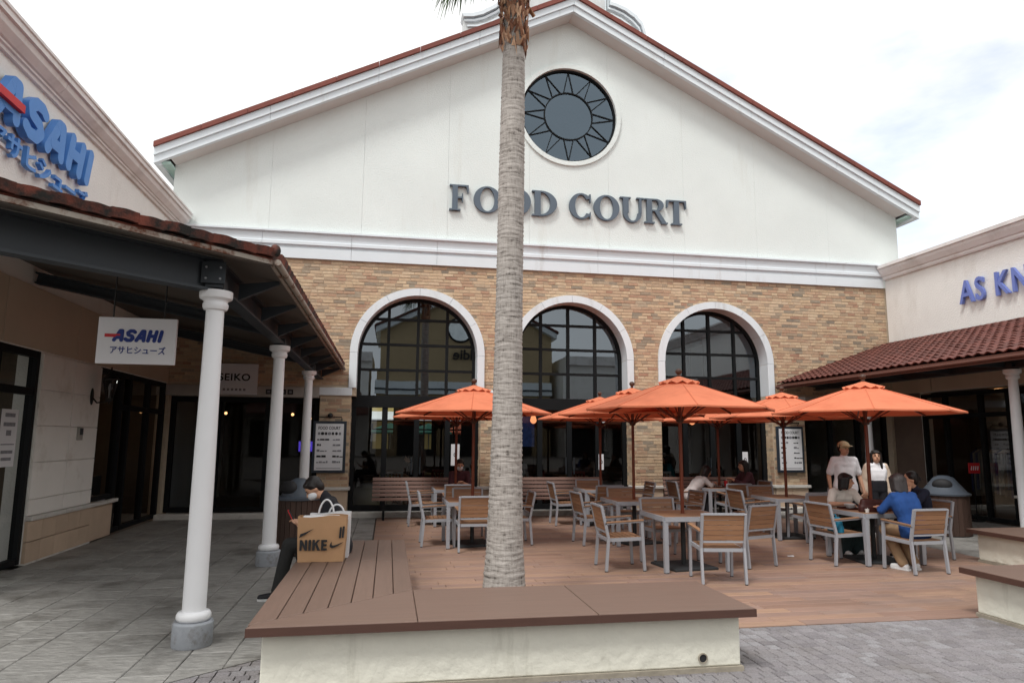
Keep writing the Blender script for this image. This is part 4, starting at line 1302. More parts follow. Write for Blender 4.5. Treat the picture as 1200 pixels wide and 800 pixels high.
# clothes rails inside
m_cloth = pmat('hung_clothes', (0.2,0.2,0.2), 0.9, palette=[rgb(60,64,110),rgb(36,36,40),rgb(150,140,130),rgb(60,50,48),rgb(180,176,170),rgb(48,56,96)])
for ri, (x, y0, y1) in enumerate(((14.0,13.2,14.4),(14.3,9.8,11.6))):
    o = thing('clothes_rail', ['rail of dark hanging clothes inside the right shop door','rail of hanging clothes behind the right shop window'][ri], 'clothes rail', (x,(y0+y1)/2,0))
    for yy in (y0,y1):
        q = MB(); q.tube((x,yy,0.015),(x,yy,1.6),0.015); q.build('upright', m_black, o)
        q = MB(); q.bar((x-0.2,yy,0.03),(x+0.2,yy,0.03),0.03,0.03); q.build('foot', m_black, o)
    q = MB(); q.tube((x,y0,1.6),(x,y1,1.6),0.015); q.build('bar', m_black, o)
    yy = y0+0.08
    while yy < y1-0.06:
        ln_ = random.uniform(0.7,1.0)
        q = MB(); q.prism([(-0.21,1.48),(-0.05,1.57),(0.05,1.57),(0.21,1.48),(0.24,1.48-ln_),(-0.24,1.48-ln_)], 'y', yy, yy+0.045)
        q.v = [(vx+x, vy, vz) for vx, vy, vz in q.v]
        q.build('garment', m_cloth, o); yy += 0.075
o = thing('red_shop_sign', 'small red sale placard standing in the right shop doorway', 'sign', (12.9,13.4,1.0))
q = MB(); q.tube((12.92,13.42,0.0),(12.92,13.42,1.1),0.012); q.build('stand', m_black, o)
q = MB(); q.box(12.78,13.06,13.38,13.4,1.05,1.28); q.build('panel', m_red, o)
q = MB(); q.lathe([(0.14,0.0),(0.14,0.02),(0.02,0.03)],16,(12.92,13.42,0)); q.build('foot', m_black, o)
for k in range(4):
    q = MB(); q.bar((12.83+0.055*k,13.377,1.12),(12.85+0.055*k,13.377,1.21),0.022,0.004,up=(0,1,0)); q.build('mark', m_paper, o)
sg = thing('parapet_lettering', 'violet blue raised capitals on the right wing wall above the red tiled canopy', 'sign', (XB,12.5,4.9))
put_text('AS KNOW AS', 3.85, 0.54, 0.07, m_purple, 'letter', (0,-1,0), (0,0,1), (XB-0.03,13.48,4.90), sg, bold=0.012, spacing=1.16, split=True)
# right canopy
XE2, ZE2, ZW2 = 9.78, 3.12, 4.36
up = Vector((XB-XE2, 0, ZW2-ZE2-0.09)); SLn = up.length; upn = up.normalized()
ra = thing('right_awning', 'red tiled canopy on steel beams in front of the right shops', 'canopy', (11.5,10,3))
def slab(z_off, th, nm, mt, y0=3.0, y1=15.93):
    q = MB(); q.prism([(XE2,ZE2+z_off),(XB-0.001,ZE2+z_off+up.z),(XB-0.001,ZE2+z_off+up.z-th),(XE2,ZE2+z_off-th)], 'y', y0, y1); return q.build(nm, mt, ra)
slab(0.0, 0.03, 'soffit_board', m_undersoffit)
rsheet = slab(0.035, 0.034, 'roof', m_tile_red)
q = MB(); q.box(XE2-0.03, XE2+0.02, 3.0, 15.93, ZE2-0.09, ZE2+0.035); q.build('fascia', pmat('right_fascia', rgb(92,58,48), 0.7, var=0.1), ra)
q = MB(); q.path([(XE2-0.05,3.0,ZE2-0.03),(XE2-0.05,15.93,ZE2-0.03)],0.032,8); q.build('gutter', MATS['right_fascia'], ra, smooth=60)
tq, tm = tile_mesh('roof_tile', (0,-1,0), upn, m_tile_red, wd=0.2, th=0.018, amp=0.018, ln=0.30)
tst = MB(); tl = []
for r in range(14):
    for c_ in range(int((15.9-6.0)/0.2)):
        p = Vector((XE2,15.82-0.2*c_,ZE2+0.075)) + upn*((SLn-0.30)*r/13-0.04)
        tl.append((p.y, p))
tl.sort(key=lambda t: (t[0] < 8.9, t[0]))
for i, (_, p) in enumerate(tl):
    if i < 300: inst('roof_tile', tm, rsheet, p + Vector((0,0,random.uniform(-.004,.004))))
    else: tst.add([Vector(v)+p for v in tq.v], tq.f)
o = tst.build('roof_tiles', m_tile_red, rsheet, smooth=50); tag(o, kind='stuff')
for (x, z_) in ((10.84,3.15),):
    q = MB(); q.bar((x,3.0,z_),(x,15.92,z_),0.02,0.2); q.bar((x,3.0,z_-.11),(x,15.92,z_-.11),0.14,0.024); q.bar((x,3.0,z_+.11),(x,15.92,z_+.11),0.14,0.024); q.build('beam', m_beam, ra)
yy = 4.2
while yy < 15.9:
    q = MB(); q.prism([(10.78,3.24),(9.9,3.10),(9.9,3.06),(10.78,3.06)], 'y', yy-0.03, yy+0.03); q.build('outrigger', m_beam, ra)
    q = MB(); q.prism([(10.90,3.27),(13.06,4.02),(13.06,3.94),(10.90,3.12)], 'y', yy-0.03, yy+0.03); q.build('rafter', m_beam, ra)
    yy += 1.23
for k, yy in enumerate((14.05, 10.25, 6.5)):
    make_column('canopy_column', ['round white column of the right canopy behind the standing couple','round white column of the right canopy behind the low planter bench','round white column of the right canopy at its open end'][k], 10.84, yy)
# ------------------------------------------------------------------ low bench walls (L shape in front, two on the right)
m_comp = pmat('brown_composite_board', rgb(112,88,76), 0.5, var=0.10, scale=2.5, stretch=(1,1,1), rnd=0.05, bump=0.08, bscale=9, spec=0.45)
m_compx = pmat('brown_composite_board_x', rgb(112,91,80), 0.5, var=0.10, scale=2.2, stretch=(0.9,16,1), rnd=0.05, bump=0.1, bscale=10, spec=0.45)
m_compy = pmat('brown_composite_board_y', rgb(112,91,80), 0.5, var=0.10, scale=2.2, stretch=(16,0.9,1), rnd=0.06, bump=0.1, bscale=10, spec=0.45)
m_edge = pmat('dark_board_edge', rgb(80,56,48), 0.5, var=0.12, scale=3, stretch=(1,1,8))
m_pwall = pmat('planter_render', rgb(220,218,204), 0.85, var=0.05, scale=3, bump=0.8, bscale=9, bdist=0.02, dirt=rgb(150,146,128), dirt_scale=2.0, dirt_lo=0.58, dirt_hi=0.95, dirt_stretch=(2.2,2.2,0.4))
def swirl(m):
    t = m.node_tree; N = t.nodes; K = t.links.new
    tcn = N.new('ShaderNodeTexCoord'); vo = N.new('ShaderNodeTexVoronoi'); vo.inputs['Scale'].default_value = 3.2
    K(tcn.outputs['Object'], vo.inputs['Vector'])
    wv = N.new('ShaderNodeMath'); wv.operation = 'SINE'; ml = N.new('ShaderNodeMath'); ml.operation = 'MULTIPLY'; ml.inputs[1].default_value = 26
    nz = N.new('ShaderNodeTexNoise'); nz.inputs['Scale'].default_value = 5; K(tcn.outputs['Object'], nz.inputs[0])
    mm = N.new('ShaderNodeMath'); mm.operation = 'MULTIPLY'
    K(vo.outputs['Distance'], ml.inputs[0]); K(ml.outputs[0], wv.inputs[0]); K(wv.outputs[0], mm.inputs[0]); K(nz.outputs[0], mm.inputs[1])
    bp = N.new('ShaderNodeBump'); bp.inputs['Strength'].default_value = 0.16; bp.inputs['Distance'].default_value = 0.008
    K(mm.outputs[0], bp.inputs['Height'])
    b = N['Principled BSDF']; old = b.inputs['Normal'].links[0].from_node
    K(bp.outputs[0], old.inputs['Normal'])
swirl(m_pwall)
m_foot = pmat('concrete_footing', rgb(150,142,128), 0.9, var=0.2, scale=9, bump=0.5, bscale=30)

pl = thing('planter_bench', 'L-shaped low cream wall with brown composite seat boards around the palm', 'bench', (0.9,5.6,0))
ZT, TH = 0.47, 0.058
q = MB(); q.prism([(-0.80,5.08),(2.70,5.08),(2.70,5.92),(0.17,5.92),(0.17,8.80),(-0.80,8.80)], 'z', 0.035, ZT-TH-0.001)
base = q.build('wall', m_pwall, pl); bev(base, 0.012)
q = MB(); q.prism([(-0.815,5.06),(2.715,5.06),(2.715,5.93),(0.18,5.93),(0.18,8.81),(-0.815,8.81)], 'z', -0.03, 0.034); q.build('footing', m_foot, pl)
# drain hole with its rim
q = MB(); cyl = [(2.39+0.03*math.cos(2*PI*i/16), 0.10+0.03*math.sin(2*PI*i/16)) for i in range(16)]; cyo = [(2.39+0.038*math.cos(2*PI*i/16), 0.10+0.038*math.sin(2*PI*i/16)) for i in range(16)]
q.ring(cyo, cyl, 'y', 5.068, 5.085); q.build('drain_rim', m_foot, pl)
q = MB(); q.prism(cyl, 'y', 5.076, 5.0795); q.build('drain_hole', m_ink, pl)
# lath framing under the boards shows as a dark edge
def board(poly, mt, name='seat_board'):
    q = MB(); q.prism(poly, 'z', ZT-TH, ZT); o = q.build(name, mt, pl); bev(o, 0.006, 2); return o
# front run: solid boards with joints across
for a, b in ((0.247,1.545),(1.551,2.78)):
    board([(a,4.98),(b,4.98),(b,5.995),(a,5.995)], m_compx)
# left arm: boards lengthwise, mitred into the front corner board
g_ = 0.006
x0, x1 = -0.89, 0.243
n = 7
ws = (x1-x0)/n
board([(x0,4.98),(x1,4.98),(x1,6.00),(x0+0.02,5.06)], m_compx)
for k in range(n):
    a = x0+ws*k+(g_ if k else 0); b = x0+ws*(k+1)
    ya = lambda x: 5.06+(x-x0-0.02)*(6.00-5.06)/(x1-x0-0.02)+0.012
    for (s_, e_) in ((None,7.45),(7.456,8.9)):
        board([(a, s_ if s_ else ya(a)),(b, s_ if s_ else ya(b)),(b,e_),(a,e_)], m_compy)
q = MB(); q.box(x0+0.01,x1-0.01,5.1,8.88,ZT-TH-0.0005,ZT-TH+0.02); q.build('under_board', m_edge, pl)
for (a,b,c,d) in ((-0.892,2.782,4.972,4.979),):
    q = MB(); q.box(a,b,c,d,ZT-TH-0.004,ZT-0.006); q.build('edge_strip', m_edge, pl)
q = MB(); q.box(2.781,2.788,4.972,5.99,ZT-TH-0.004,ZT-0.006); q.build('edge_strip', m_edge, pl)

def side_bench(name, label, x0, x1, y0, y1):
    o = thing(name, label, 'bench', ((x0+x1)/2,(y0+y1)/2,0))
    q = MB(); q.box(x0+0.10,x1-0.1,y0+0.1,y1-0.08,0.035,ZT-TH-0.001); bev(q.build('wall', m_pwall, o), 0.012)
    q = MB(); q.box(x0+0.085,x1-0.085,y0+0.085,y1-0.07,-0.03,0.034); q.build('footing', m_foot, o)
    n = 3
    for k in range(n):
        a = y0+(y1-y0)*k/n; b = y0+(y1-y0)*(k+1)/n-(0.006 if k < n-1 else 0)
        q = MB(); q.box(x0,x1,a,b,ZT-TH,ZT); bev(q.build('seat_board', m_compx, o), 0.006)
    q = MB(); q.box(x0-0.007,x0-0.001,y0,y1,ZT-TH-0.004,ZT-0.006); q.build('edge_strip', m_edge, o)
side_bench('wall_bench', 'low cream bench wall with brown seat boards at the edge of the grey setts', 5.80, 9.4, 3.2, 6.30)
side_bench('wall_bench', 'low cream bench wall with brown seat boards in front of the right canopy column', 8.48, 11.2, 6.9, 9.02)

# ------------------------------------------------------------------ palm
pt = thing('palm_tree', 'tall fan palm with ringed grey trunk rising through the terrace', 'palm tree', (1.22,7.15,0))
def palm_mat():
    m = pmat('palm_bark', rgb(150,142,130), 0.95, var=0.14, scale=5, bump=0.0)
    t = m.node_tree; N = t.nodes; K = t.links.new
    b = N['Principled BSDF']
    tcn = N.new('ShaderNodeTexCoord')
    mp1 = N.new('ShaderNodeMapping'); mp1.inputs['Scale'].default_value = (4.5,4.5,24)
    n1 = N.new('ShaderNodeTexNoise'); n1.inputs['Scale'].default_value = 1.6; n1.inputs['Detail'].default_value = 5; n1.inputs['Roughness'].default_value = 0.65
    mp2 = N.new('ShaderNodeMapping'); mp2.inputs['Scale'].default_value = (52,52,10)
    n2 = N.new('ShaderNodeTexNoise'); n2.inputs['Scale'].default_value = 1.0; n2.inputs['Detail'].default_value = 4
    K(tcn.outputs['Object'], mp1.inputs[0]); K(mp1.outputs[0], n1.inputs[0])
    K(tcn.outputs['Object'], mp2.inputs[0]); K(mp2.outputs[0], n2.inputs[0])
    ad = N.new('ShaderNodeMath'); ad.operation = 'MULTIPLY_ADD'; ad.inputs[1].default_value = 0.45
    K(n2.outputs[0], ad.inputs[0]); K(n1.outputs[0], ad.inputs[2])
    rp = N.new('ShaderNodeValToRGB')
    rp.color_ramp.elements[0].position = 0.52; rp.color_ramp.elements[0].color = (*rgb(80,74,70),1)
    rp.color_ramp.elements[1].position = 0.72; rp.color_ramp.elements[1].color = (*rgb(164,157,151),1)
    e = rp.color_ramp.elements.new(0.60); e.color = (*rgb(142,135,129),1)
    e = rp.color_ramp.elements.new(0.92); e.color = (*rgb(184,177,171),1)
    K(ad.outputs[0], rp.inputs[0]); K(rp.outputs[0], b.inputs['Base Color'])
    bp = N.new('ShaderNodeBump'); bp.inputs['Strength'].default_value = 0.8; bp.inputs['Distance'].default_value = 0.012
    K(ad.outputs[0], bp.inputs['Height']); K(bp.outputs[0], b.inputs['Normal'])
    return m
m_bark = palm_mat()
def trunk_r(z_):
    if z_ < 0.6: return 0.19+0.05*(0.6-z_)/0.6
    if z_ < 1.4: return 0.19-0.026*(z_-0.6)/0.8
    return 0.164-0.036*(z_-1.4)/4.6
rr_ = random.Random(11)
nz_ = 420; na = 40
vs = []; fs = []
lean = lambda z_: (1.215+0.010*z_ - 0.0, 7.15)
z_ring = 0.0; depth_ = 0.005; amp_ = [0.005]*na; nxt = -1.0
jit = [rr_.uniform(-0.0015,0.0015) for _ in range(na)]
for k in range(nz_+1):
    z_ = -0.02+6.9*k/nz_
    if z_ >= nxt:
        nxt = z_+rr_.uniform(0.022,0.05); z_ring = z_; depth_ = rr_.uniform(0.005,0.015)
        amp_ = [depth_*rr_.uniform(0.3,1.3) for _ in range(na)]
    t = (z_-z_ring)/max(0.01, nxt-z_ring)
    for i in range(na):
        a_ = 2*PI*i/na
        r = trunk_r(z_) + amp_[i]*(t-0.5) + jit[i] + rr_.uniform(-0.0012,0.0012) + 0.004*math.sin(z_*1.7+2*a_)
        cx_, cy_ = lean(z_)
        vs.append((cx_+r*math.cos(a_), cy_+r*math.sin(a_), z_ + 0.006*math.sin(3*a_+z_*5)))
for k in range(nz_):
    for i in range(na):
        j = (i+1) % na
        fs.append((k*na+i, k*na+j, (k+1)*na+j, (k+1)*na+i))
q = MB(); q.add(vs, fs); q.build('trunk', m_bark, pt, smooth=80)
# ragged fibrous sleeve with old leaf bases
m_fib = pmat('palm_fibre', rgb(140,96,72), 0.95, var=0.4, scale=12, stretch=(1,1,0.4), rnd=0.25, palette=[rgb(150,104,78),rgb(108,66,50),rgb(176,134,104),rgb(128,82,62),rgb(190,156,128),rgb(96,60,46)])
q = MB()
for k in range(420):
    z_ = 6.12+1.1*(k/420)**1.0 + rr_.uniform(-0.05,0.05); a_ = rr_.uniform(0, 2*PI)
    cx_, cy_ = lean(z_); r = 0.135+0.028*min(1,(z_-6.1)/0.8)
    p = Vector((cx_+r*math.cos(a_), cy_+r*math.sin(a_), z_))
    o_ = Vector((math.cos(a_), math.sin(a_), 0)); tt = Vector((-math.sin(a_), math.cos(a_), 0))
    L_ = rr_.uniform(0.06,0.16); w_ = rr_.uniform(0.012,0.03); fl_ = rr_.uniform(0.0,0.035)
    sk = rr_.uniform(-0.05,0.05)
    q.add([p-tt*w_, p+tt*w_, p+tt*(w_*0.7+sk)+o_*fl_+Vector((0,0,-L_ if rr_.random()<.35 else L_)), p-tt*(w_*0.7-sk)+o_*fl_+Vector((0,0,L_*0.8)), p+o_*(0.012+fl_*0.4)+Vector((0,0,L_*0.4))],
          [(0,1,4),(1,2,4),(2,3,4),(3,0,4)])
o = q.build('fibre_sleeve', m_fib, pt); tag(o, kind='stuff')
for k in range(16):        # cut leaf stalk stubs
    a_ = 2*PI*k/16*2.4+0.3; z_ = 6.62+0.035*k
    cx_, cy_ = lean(z_); o_ = Vector((math.cos(a_), math.sin(a_), 0))
    p = Vector((cx_,cy_,z_))+o_*0.13
    q = MB(); q.path([p, p+o_*0.06+Vector((0,0,0.1)), p+o_*0.13+Vector((0,0,0.16 if k%3 else 0.02))], [0.04,0.032,0.022], 6); q.build('leaf_stub', m_fib, pt, smooth=50)
m_frond = pmat('palm_frond', rgb(70,98,48), 0.55, var=0.25, scale=5, rnd=0.2, translucent=0.25)
m_frdry = pmat('palm_frond_dry', rgb(150,128,70), 0.8, var=0.25, scale=5, rnd=0.2, translucent=0.2)
m_stalk = pmat('palm_stalk', rgb(96,110,60), 0.6)
def fan(a_, elev, L_, R_, dry=False, droop=0.3):
    z_ = 7.2; cx_, cy_ = lean(z_); o_ = Vector((math.cos(a_), math.sin(a_), 0))
    p0 = Vector((cx_,cy_,z_))+o_*0.1
    p1 = p0 + o_*(L_*math.cos(elev)*0.6) + Vector((0,0,L_*math.sin(elev)*0.7))
    p2 = p0 + o_*(L_*math.cos(elev)) + Vector((0,0,L_*math.sin(elev)*0.9-droop*0.3))
    q = MB(); q.path([p0,p1,p2], [0.022,0.016,0.011], 6); stq = q.build('frond_stalk', m_frdry if dry else m_stalk, pt, smooth=50)
    d_ = (p2-p1).normalized(); side = d_.cross(Vector((0,0,1))).normalized(); nrm = side.cross(d_)
    q = MB()
    nb = 46
    for i in range(nb):
        t = (i/(nb-1)-0.5)*math.radians(250)
        dv = d_*math.cos(t) + side*math.sin(t)
        dv = (dv + nrm*rr_.uniform(-0.08,0.12)).normalized()
        ln_ = R_*(1-0.25*abs(t)/2.2)*rr_.uniform(0.85,1.08)
        sd_ = dv.cross(nrm).normalized(); w_ = R_*0.028
        a0 = p2; a1 = p2+dv*ln_*0.5; a2 = p2+dv*ln_*0.8+Vector((0,0,-droop*ln_*0.35)); a3 = p2+dv*ln_*0.95+Vector((0,0,-droop*ln_*0.9*rr_.uniform(.7,1.3)))
        q.add([a0-sd_*0.004, a0+sd_*0.004, a1-sd_*w_, a1+sd_*w_, a2-sd_*w_*0.6, a2+sd_*w_*0.6, a3, a1+nrm*0.012, a2+nrm*0.006],
              [(0,2,7),(0,7,1),(1,7,3),(2,4,8,7),(7,8,5,3),(4,6,8),(8,6,5)])
    o = q.build('frond_blade', m_frdry if dry else m_frond, stq); tag(o, kind='stuff')
for k, (a_, el, L_, R_, dry, dr) in enumerate(((-2.85,0.18,0.40,0.66,False,0.6),(-3.25,0.3,0.45,0.6,False,0.5),(-2.2,0.8,0.9,0.7,False,0.4),(2.7,0.8,1.0,0.8,False,0.4),(2.0,0.9,1.0,0.8,False,0.4),(0.9,1.0,1.0,0.8,False,0.3),(0.2,1.05,1.0,0.75,False,0.3),(-0.6,1.1,1.0,0.75,False,0.3),(-1.4,1.0,1.0,0.85,False,0.4),(3.3,0.75,1.1,0.85,False,0.4),(-2.9,0.95,1.1,0.8,False,0.4),(1.4,1.25,1.1,0.8,False,0.3),(-0.9,1.35,1.1,0.8,False,0.3))):
    fan(a_, el, L_, R_, dry, dr)

# ------------------------------------------------------------------ terrace furniture
m_alu = pmat('brushed_aluminium_paint', rgb(156,159,165), 0.4, var=0.05, scale=6, metal=0.0, spec=0.6)
m_slat = pmat('brown_slat', rgb(148,112,84), 0.55, var=0.16, scale=3, stretch=(1.5,14,14), rnd=0.14, bump=0.1, bscale=10)
m_footcap = pmat('black_foot_cap', (0.02,0.02,0.02), 0.6)

def build_chair():
    c = thing('armchair', 'x', 'chair')
    W2 = 0.265; t = 0.03
    def B(nm, mt, parent=c):
        return lambda q: local(q.build(nm, mt), parent)
    # rear legs run up into the back posts
    for s in (-1, 1):
        q = MB(); q.bar((s*W2,-0.27,0.012),(s*W2,-0.235,0.43),t,0.038,up=(0,1,0)); q.bar((s*W2,-0.2355,0.43),(s*W2,-0.325,0.845),t,0.036,up=(0,1,0)); rl = local(q.build('rear_leg', m_alu), c)
        q = MB(); q.box(s*W2-0.014,s*W2+0.014,-0.288,-0.252,0.0,0.013); local(q.build('foot_cap', m_footcap), rl)
        q = MB(); q.bar((s*W2,0.255,0.012),(s*W2,0.225,0.63),t,0.038,up=(0,1,0)); fl_ = local(q.build('front_leg', m_alu), c)
        q = MB(); q.box(s*W2-0.014,s*W2+0.014,0.237,0.273,0.0,0.013); local(q.build('foot_cap', m_footcap), fl_)
        q = MB(); q.bar((s*W2,-0.29,0.615),(s*W2,0.245,0.645),0.03,0.02); ar = local(q.build('armrest', m_alu), c)
        q = MB(); q.bar((s*W2,-0.27,0.634),(s*W2,0.25,0.664),0.055,0.018); local(bev(q.build('arm_board', m_slat), 0.004, 1), ar)
    q = MB()
    for s in (-1, 1): q.bar((s*(W2-0.016),-0.24,0.405),(s*(W2-0.016),0.235,0.42),0.026,0.045)
    q.bar((-W2+0.03,-0.235,0.405),(W2-0.03,-0.235,0.405),0.026,0.04); q.bar((-W2+0.03,0.23,0.418),(W2-0.03,0.23,0.418),0.026,0.04)
    seat = local(q.build('seat_frame', m_alu), c)
    for k in range(6):
        y0 = -0.21+0.073*k
        q = MB(); q.box(-W2+0.031,W2-0.031,y0,y0+0.062,0.424+0.002*k,0.440+0.002*k); local(q.build('seat_slat', m_slat), seat)
    q = MB(); q.bar((-W2+0.016,-0.252,0.505),(W2-0.016,-0.252,0.505),0.02,0.022); local(q.build('lower_rail', m_alu), c)
    q = MB(); q.bar((-W2+0.016,-0.325,0.842),(W2-0.016,-0.325,0.842),0.034,0.026)
    back = local(q.build('top_rail', m_alu), c)
    for k in range(5):
        z0 = 0.525+0.062*k; yy = -0.2557-0.0902*(z0+0.028-0.52)/0.415*1.0
        q = MB(); q.bar((-W2+0.016,yy,z0+0.028),(W2-0.016,yy,z0+0.028),0.014,0.056,up=(0,-0.21,1)); local(q.build('back_slat', m_slat), back)
    return c
CH0 = build_chair(); CH_USED = [False]
def chair(x, y, deg, label):
    if not CH_USED[0]: o = CH0; CH_USED[0] = True
    else: o = copy_tree(CH0)
    o.location = (x,y,0.0); o.rotation_euler = (0,0,math.radians(deg))
    tag(o, label, 'chair', 'slatted armchairs round the terrace tables')
    return o
def build_table():
    t = thing('terrace_table', 'x', 'table'); h = 0.45
    q = MB()
    for s in (-1, 1):
        q.box(-h,h,s*h-0.02 if s<0 else h-0.02, s*h+0.02 if s<0 else h+0.02-0.0,0.66,0.72)
        a, b = (-h-0.02,-h+0.02) if s<0 else (h-0.02,h+0.02)
        q.box(a,b,-h+0.0205,h-0.0205,0.66,0.7195)
    local(q.build('apron', m_alu), t)
    for sx in (-1, 1):
        for sy in (-1, 1):
            q = MB(); q.box(sx*(h-0.013)-0.028,sx*(h-0.013)+0.028,sy*(h-0.013)-0.028,sy*(h-0.013)+0.028,0.012,0.662); l_ = local(q.build('leg', m_alu), t)
            q = MB(); q.box(sx*(h-0.013)-0.024,sx*(h-0.013)+0.024,sy*(h-0.013)-0.024,sy*(h-0.013)+0.024,0.0,0.013); local(q.build('foot_cap', m_footcap), l_)
    q = MB(); q.box(-h+0.021,h-0.021,-0.03,0.03,0.665,0.7); top = local(q.build('top_support', m_alu), t)
    n = 9; wd = (2*h-0.044)/n
    for k in range(n):
        a = -h+0.022+wd*k
        if k == n//2:
            for (x0,x1) in ((-h+0.022,-0.035),(0.035,h-0.022)):
                q = MB(); q.box(x0,x1,a+0.002,a+wd-0.002,0.701,0.7215); local(q.build('top_slat', m_slat), top)
        else:
            q = MB(); q.box(-h+0.022,h-0.022,a+0.002,a+wd-0.002,0.701,0.7215); local(q.build('top_slat', m_slat), top)
    return t
TB0 = build_table(); TB_USED = [False]
def table(x, y, label, deg=0):
    if not TB_USED[0]: o = TB0; TB_USED[0] = True
    else: o = copy_tree(TB0)
    o.location = (x,y,0.0); o.rotation_euler = (0,0,math.radians(deg)); tag(o, label, 'table', 'square slatted terrace tables'); return o

m_canvas = pmat('orange_canvas', rgb(226,136,100), 0.85, var=0.05, scale=1.5, bump=0.12, bscale=90, translucent=0.28, rnd=0.03, dirt=rgb(198,108,76), dirt_scale=1.6, dirt_lo=0.48, dirt_hi=0.8)
m_seam = pmat('canvas_seam', rgb(196,104,70), 0.85)
m_pole = pmat('varnished_pole', rgb(112,54,32), 0.4, var=0.15, scale=4, stretch=(8,8,1))
m_cast = pmat('cast_base', rgb(44,46,48), 0.6, var=0.1, scale=8)
m_finial = pmat('finial_wood', rgb(70,48,38), 0.5)
def build_parasol():
    p = thing('parasol', 'x', 'parasol')
    RR, ZR, ZK = 1.33, 2.165, 2.60
    def ringpt(k, f, sag=0.0):
        a = 2*PI*k/8+PI/8
        r = RR*f
        return Vector((r*math.cos(a), r*math.sin(a), ZK+(ZR-ZK)*f - sag))
    q = MB(); fr = [0.13,0.4,0.7,1.0]; sub = 6
    rows_ = []
    for f in fr:
        row = []
        for k in range(8):
            A_, B_ = ringpt(k, f), ringpt((k+1) % 8, f)
            for j in range(sub):
                t = j/sub; s_ = 4*t*(1-t)
                pnt = A_.lerp(B_, t); d_ = Vector((pnt.x,pnt.y,0)).normalized()
                row.append(pnt - Vector((0,0,0.014*s_*f*(1-f*0.7))) - d_*(0.018*s_*(f**3)))
        rows_.append(row)
    m = 8*sub; vs = [v for r in rows_ for v in r] + [v+Vector((0,0,-0.006)) for r in rows_ for v in r]
    vs += [v+Vector((0,0,-0.022))*1.0 for v in rows_[-1]]
    L_ = len(fr)*m; fs = []
    for k in range(len(fr)-1):
        for i in range(m):
            j = (i+1) % m
            fs.append((k*m+i,(k+1)*m+i,(k+1)*m+j,k*m+j))
            fs.append((L_+k*m+i,L_+k*m+j,L_+(k+1)*m+j,L_+(k+1)*m+i))
    e = (len(fr)-1)*m
    for i in range(m):
        j = (i+1) % m
        fs.append((e+i,2*L_+i,2*L_+j,e+j))
        fs.append((i,j,L_+j,L_+i))
    q.add(vs, fs); can = local(q.build('canopy', m_canvas, smooth=25), p)
    for k in range(8):          # stitched seams over the ribs
        a_, b_ = ringpt(k, 0.16), ringpt(k, 0.995)
        q = MB(); q.bar(a_+Vector((0,0,0.001)), b_+Vector((0,0,0.001)), 0.014, 0.006); local(q.build('seam', m_seam), can)
    # vent cap with a wavy skirt
    q = MB(); n = 48; vs = []
    for f, zz in ((0.03,2.63),(0.12,2.598),(0.22,2.562),(0.285,2.532)):
        for i in range(n):
            a = 2*PI*i/n; wv = 0.018*math.sin(12*a)*(f/0.285)**3
            vs.append((f*(1+wv*2)*math.cos(a), f*(1+wv*2)*math.sin(a), zz + wv))
    fs = [(k*n+i,(k+1)*n+i,(k+1)*n+(i+1)%n,k*n+(i+1)%n) for k in range(3) for i in range(n)]
    q.add(vs, fs); local(q.build('vent_cap', m_canvas, smooth=40), p)
    q = MB(); q.lathe([(0.02,2.63),(0.03,2.645),(0.02,2.66),(0.04,2.68),(0.05,2.705),(0.04,2.73),(0.012,2.745)], 12); local(q.build('finial', m_finial, smooth=50), p)
    q = MB(); q.lathe([(0.026,0.55),(0.026,2.64)], 14); local(q.build('pole', m_pole, smooth=50), p)
    q = MB(); q.lathe([(0.033,0.03),(0.033,0.62),(0.028,0.63)], 14); tb = local(q.build('base_tube', m_cast, smooth=50), p)
    q = MB(); q.tube((0.03,0,0.5),(0.085,0,0.5),0.012,n=8); q.ball((0.09,0,0.5),0.02,8,6); local(q.build('clamp_knob', m_alu), tb)
    q = MB(); frustum(q,-0.33,0.33,-0.33,0.33,0.0,0.035,0.012); local(q.build('base_plate', m_cast), p)
    q = MB(); q.lathe([(0.05,2.53),(0.055,2.55),(0.055,2.58),(0.05,2.60)],14); local(q.build('top_hub', m_finial), p)
    q = MB(); q.lathe([(0.045,1.98),(0.055,2.0),(0.055,2.05),(0.045,2.07)],14); local(q.build('runner_hub', m_finial), p)
    for k in range(8):
        a = 2*PI*k/8+PI/8; d_ = Vector((math.cos(a),math.sin(a),0))
        q = MB(); q.bar(d_*0.05+Vector((0,0,2.56)), d_*(RR-0.01)+Vector((0,0,ZR-0.022)),0.016,0.024); r_ = local(q.build('rib', m_pole), p)
        q = MB(); q.bar(d_*0.05+Vector((0,0,2.02)), d_*0.62+Vector((0,0,ZK+(ZR-ZK)*0.62/RR-0.035)),0.014,0.02); local(q.build('strut', m_pole), r_)
    return p
PA0 = build_parasol(); PA_USED = [False]
def parasol(x, y, deg, label, dz=0.0):
    if not PA_USED[0]: o = PA0; PA_USED[0] = True
    else: o = copy_tree(PA0)
    o.location = (x,y,0.0); o.rotation_euler = (0,0,math.radians(deg)); tag(o, label, 'parasol', 'orange parasols over the terrace tables'); return o

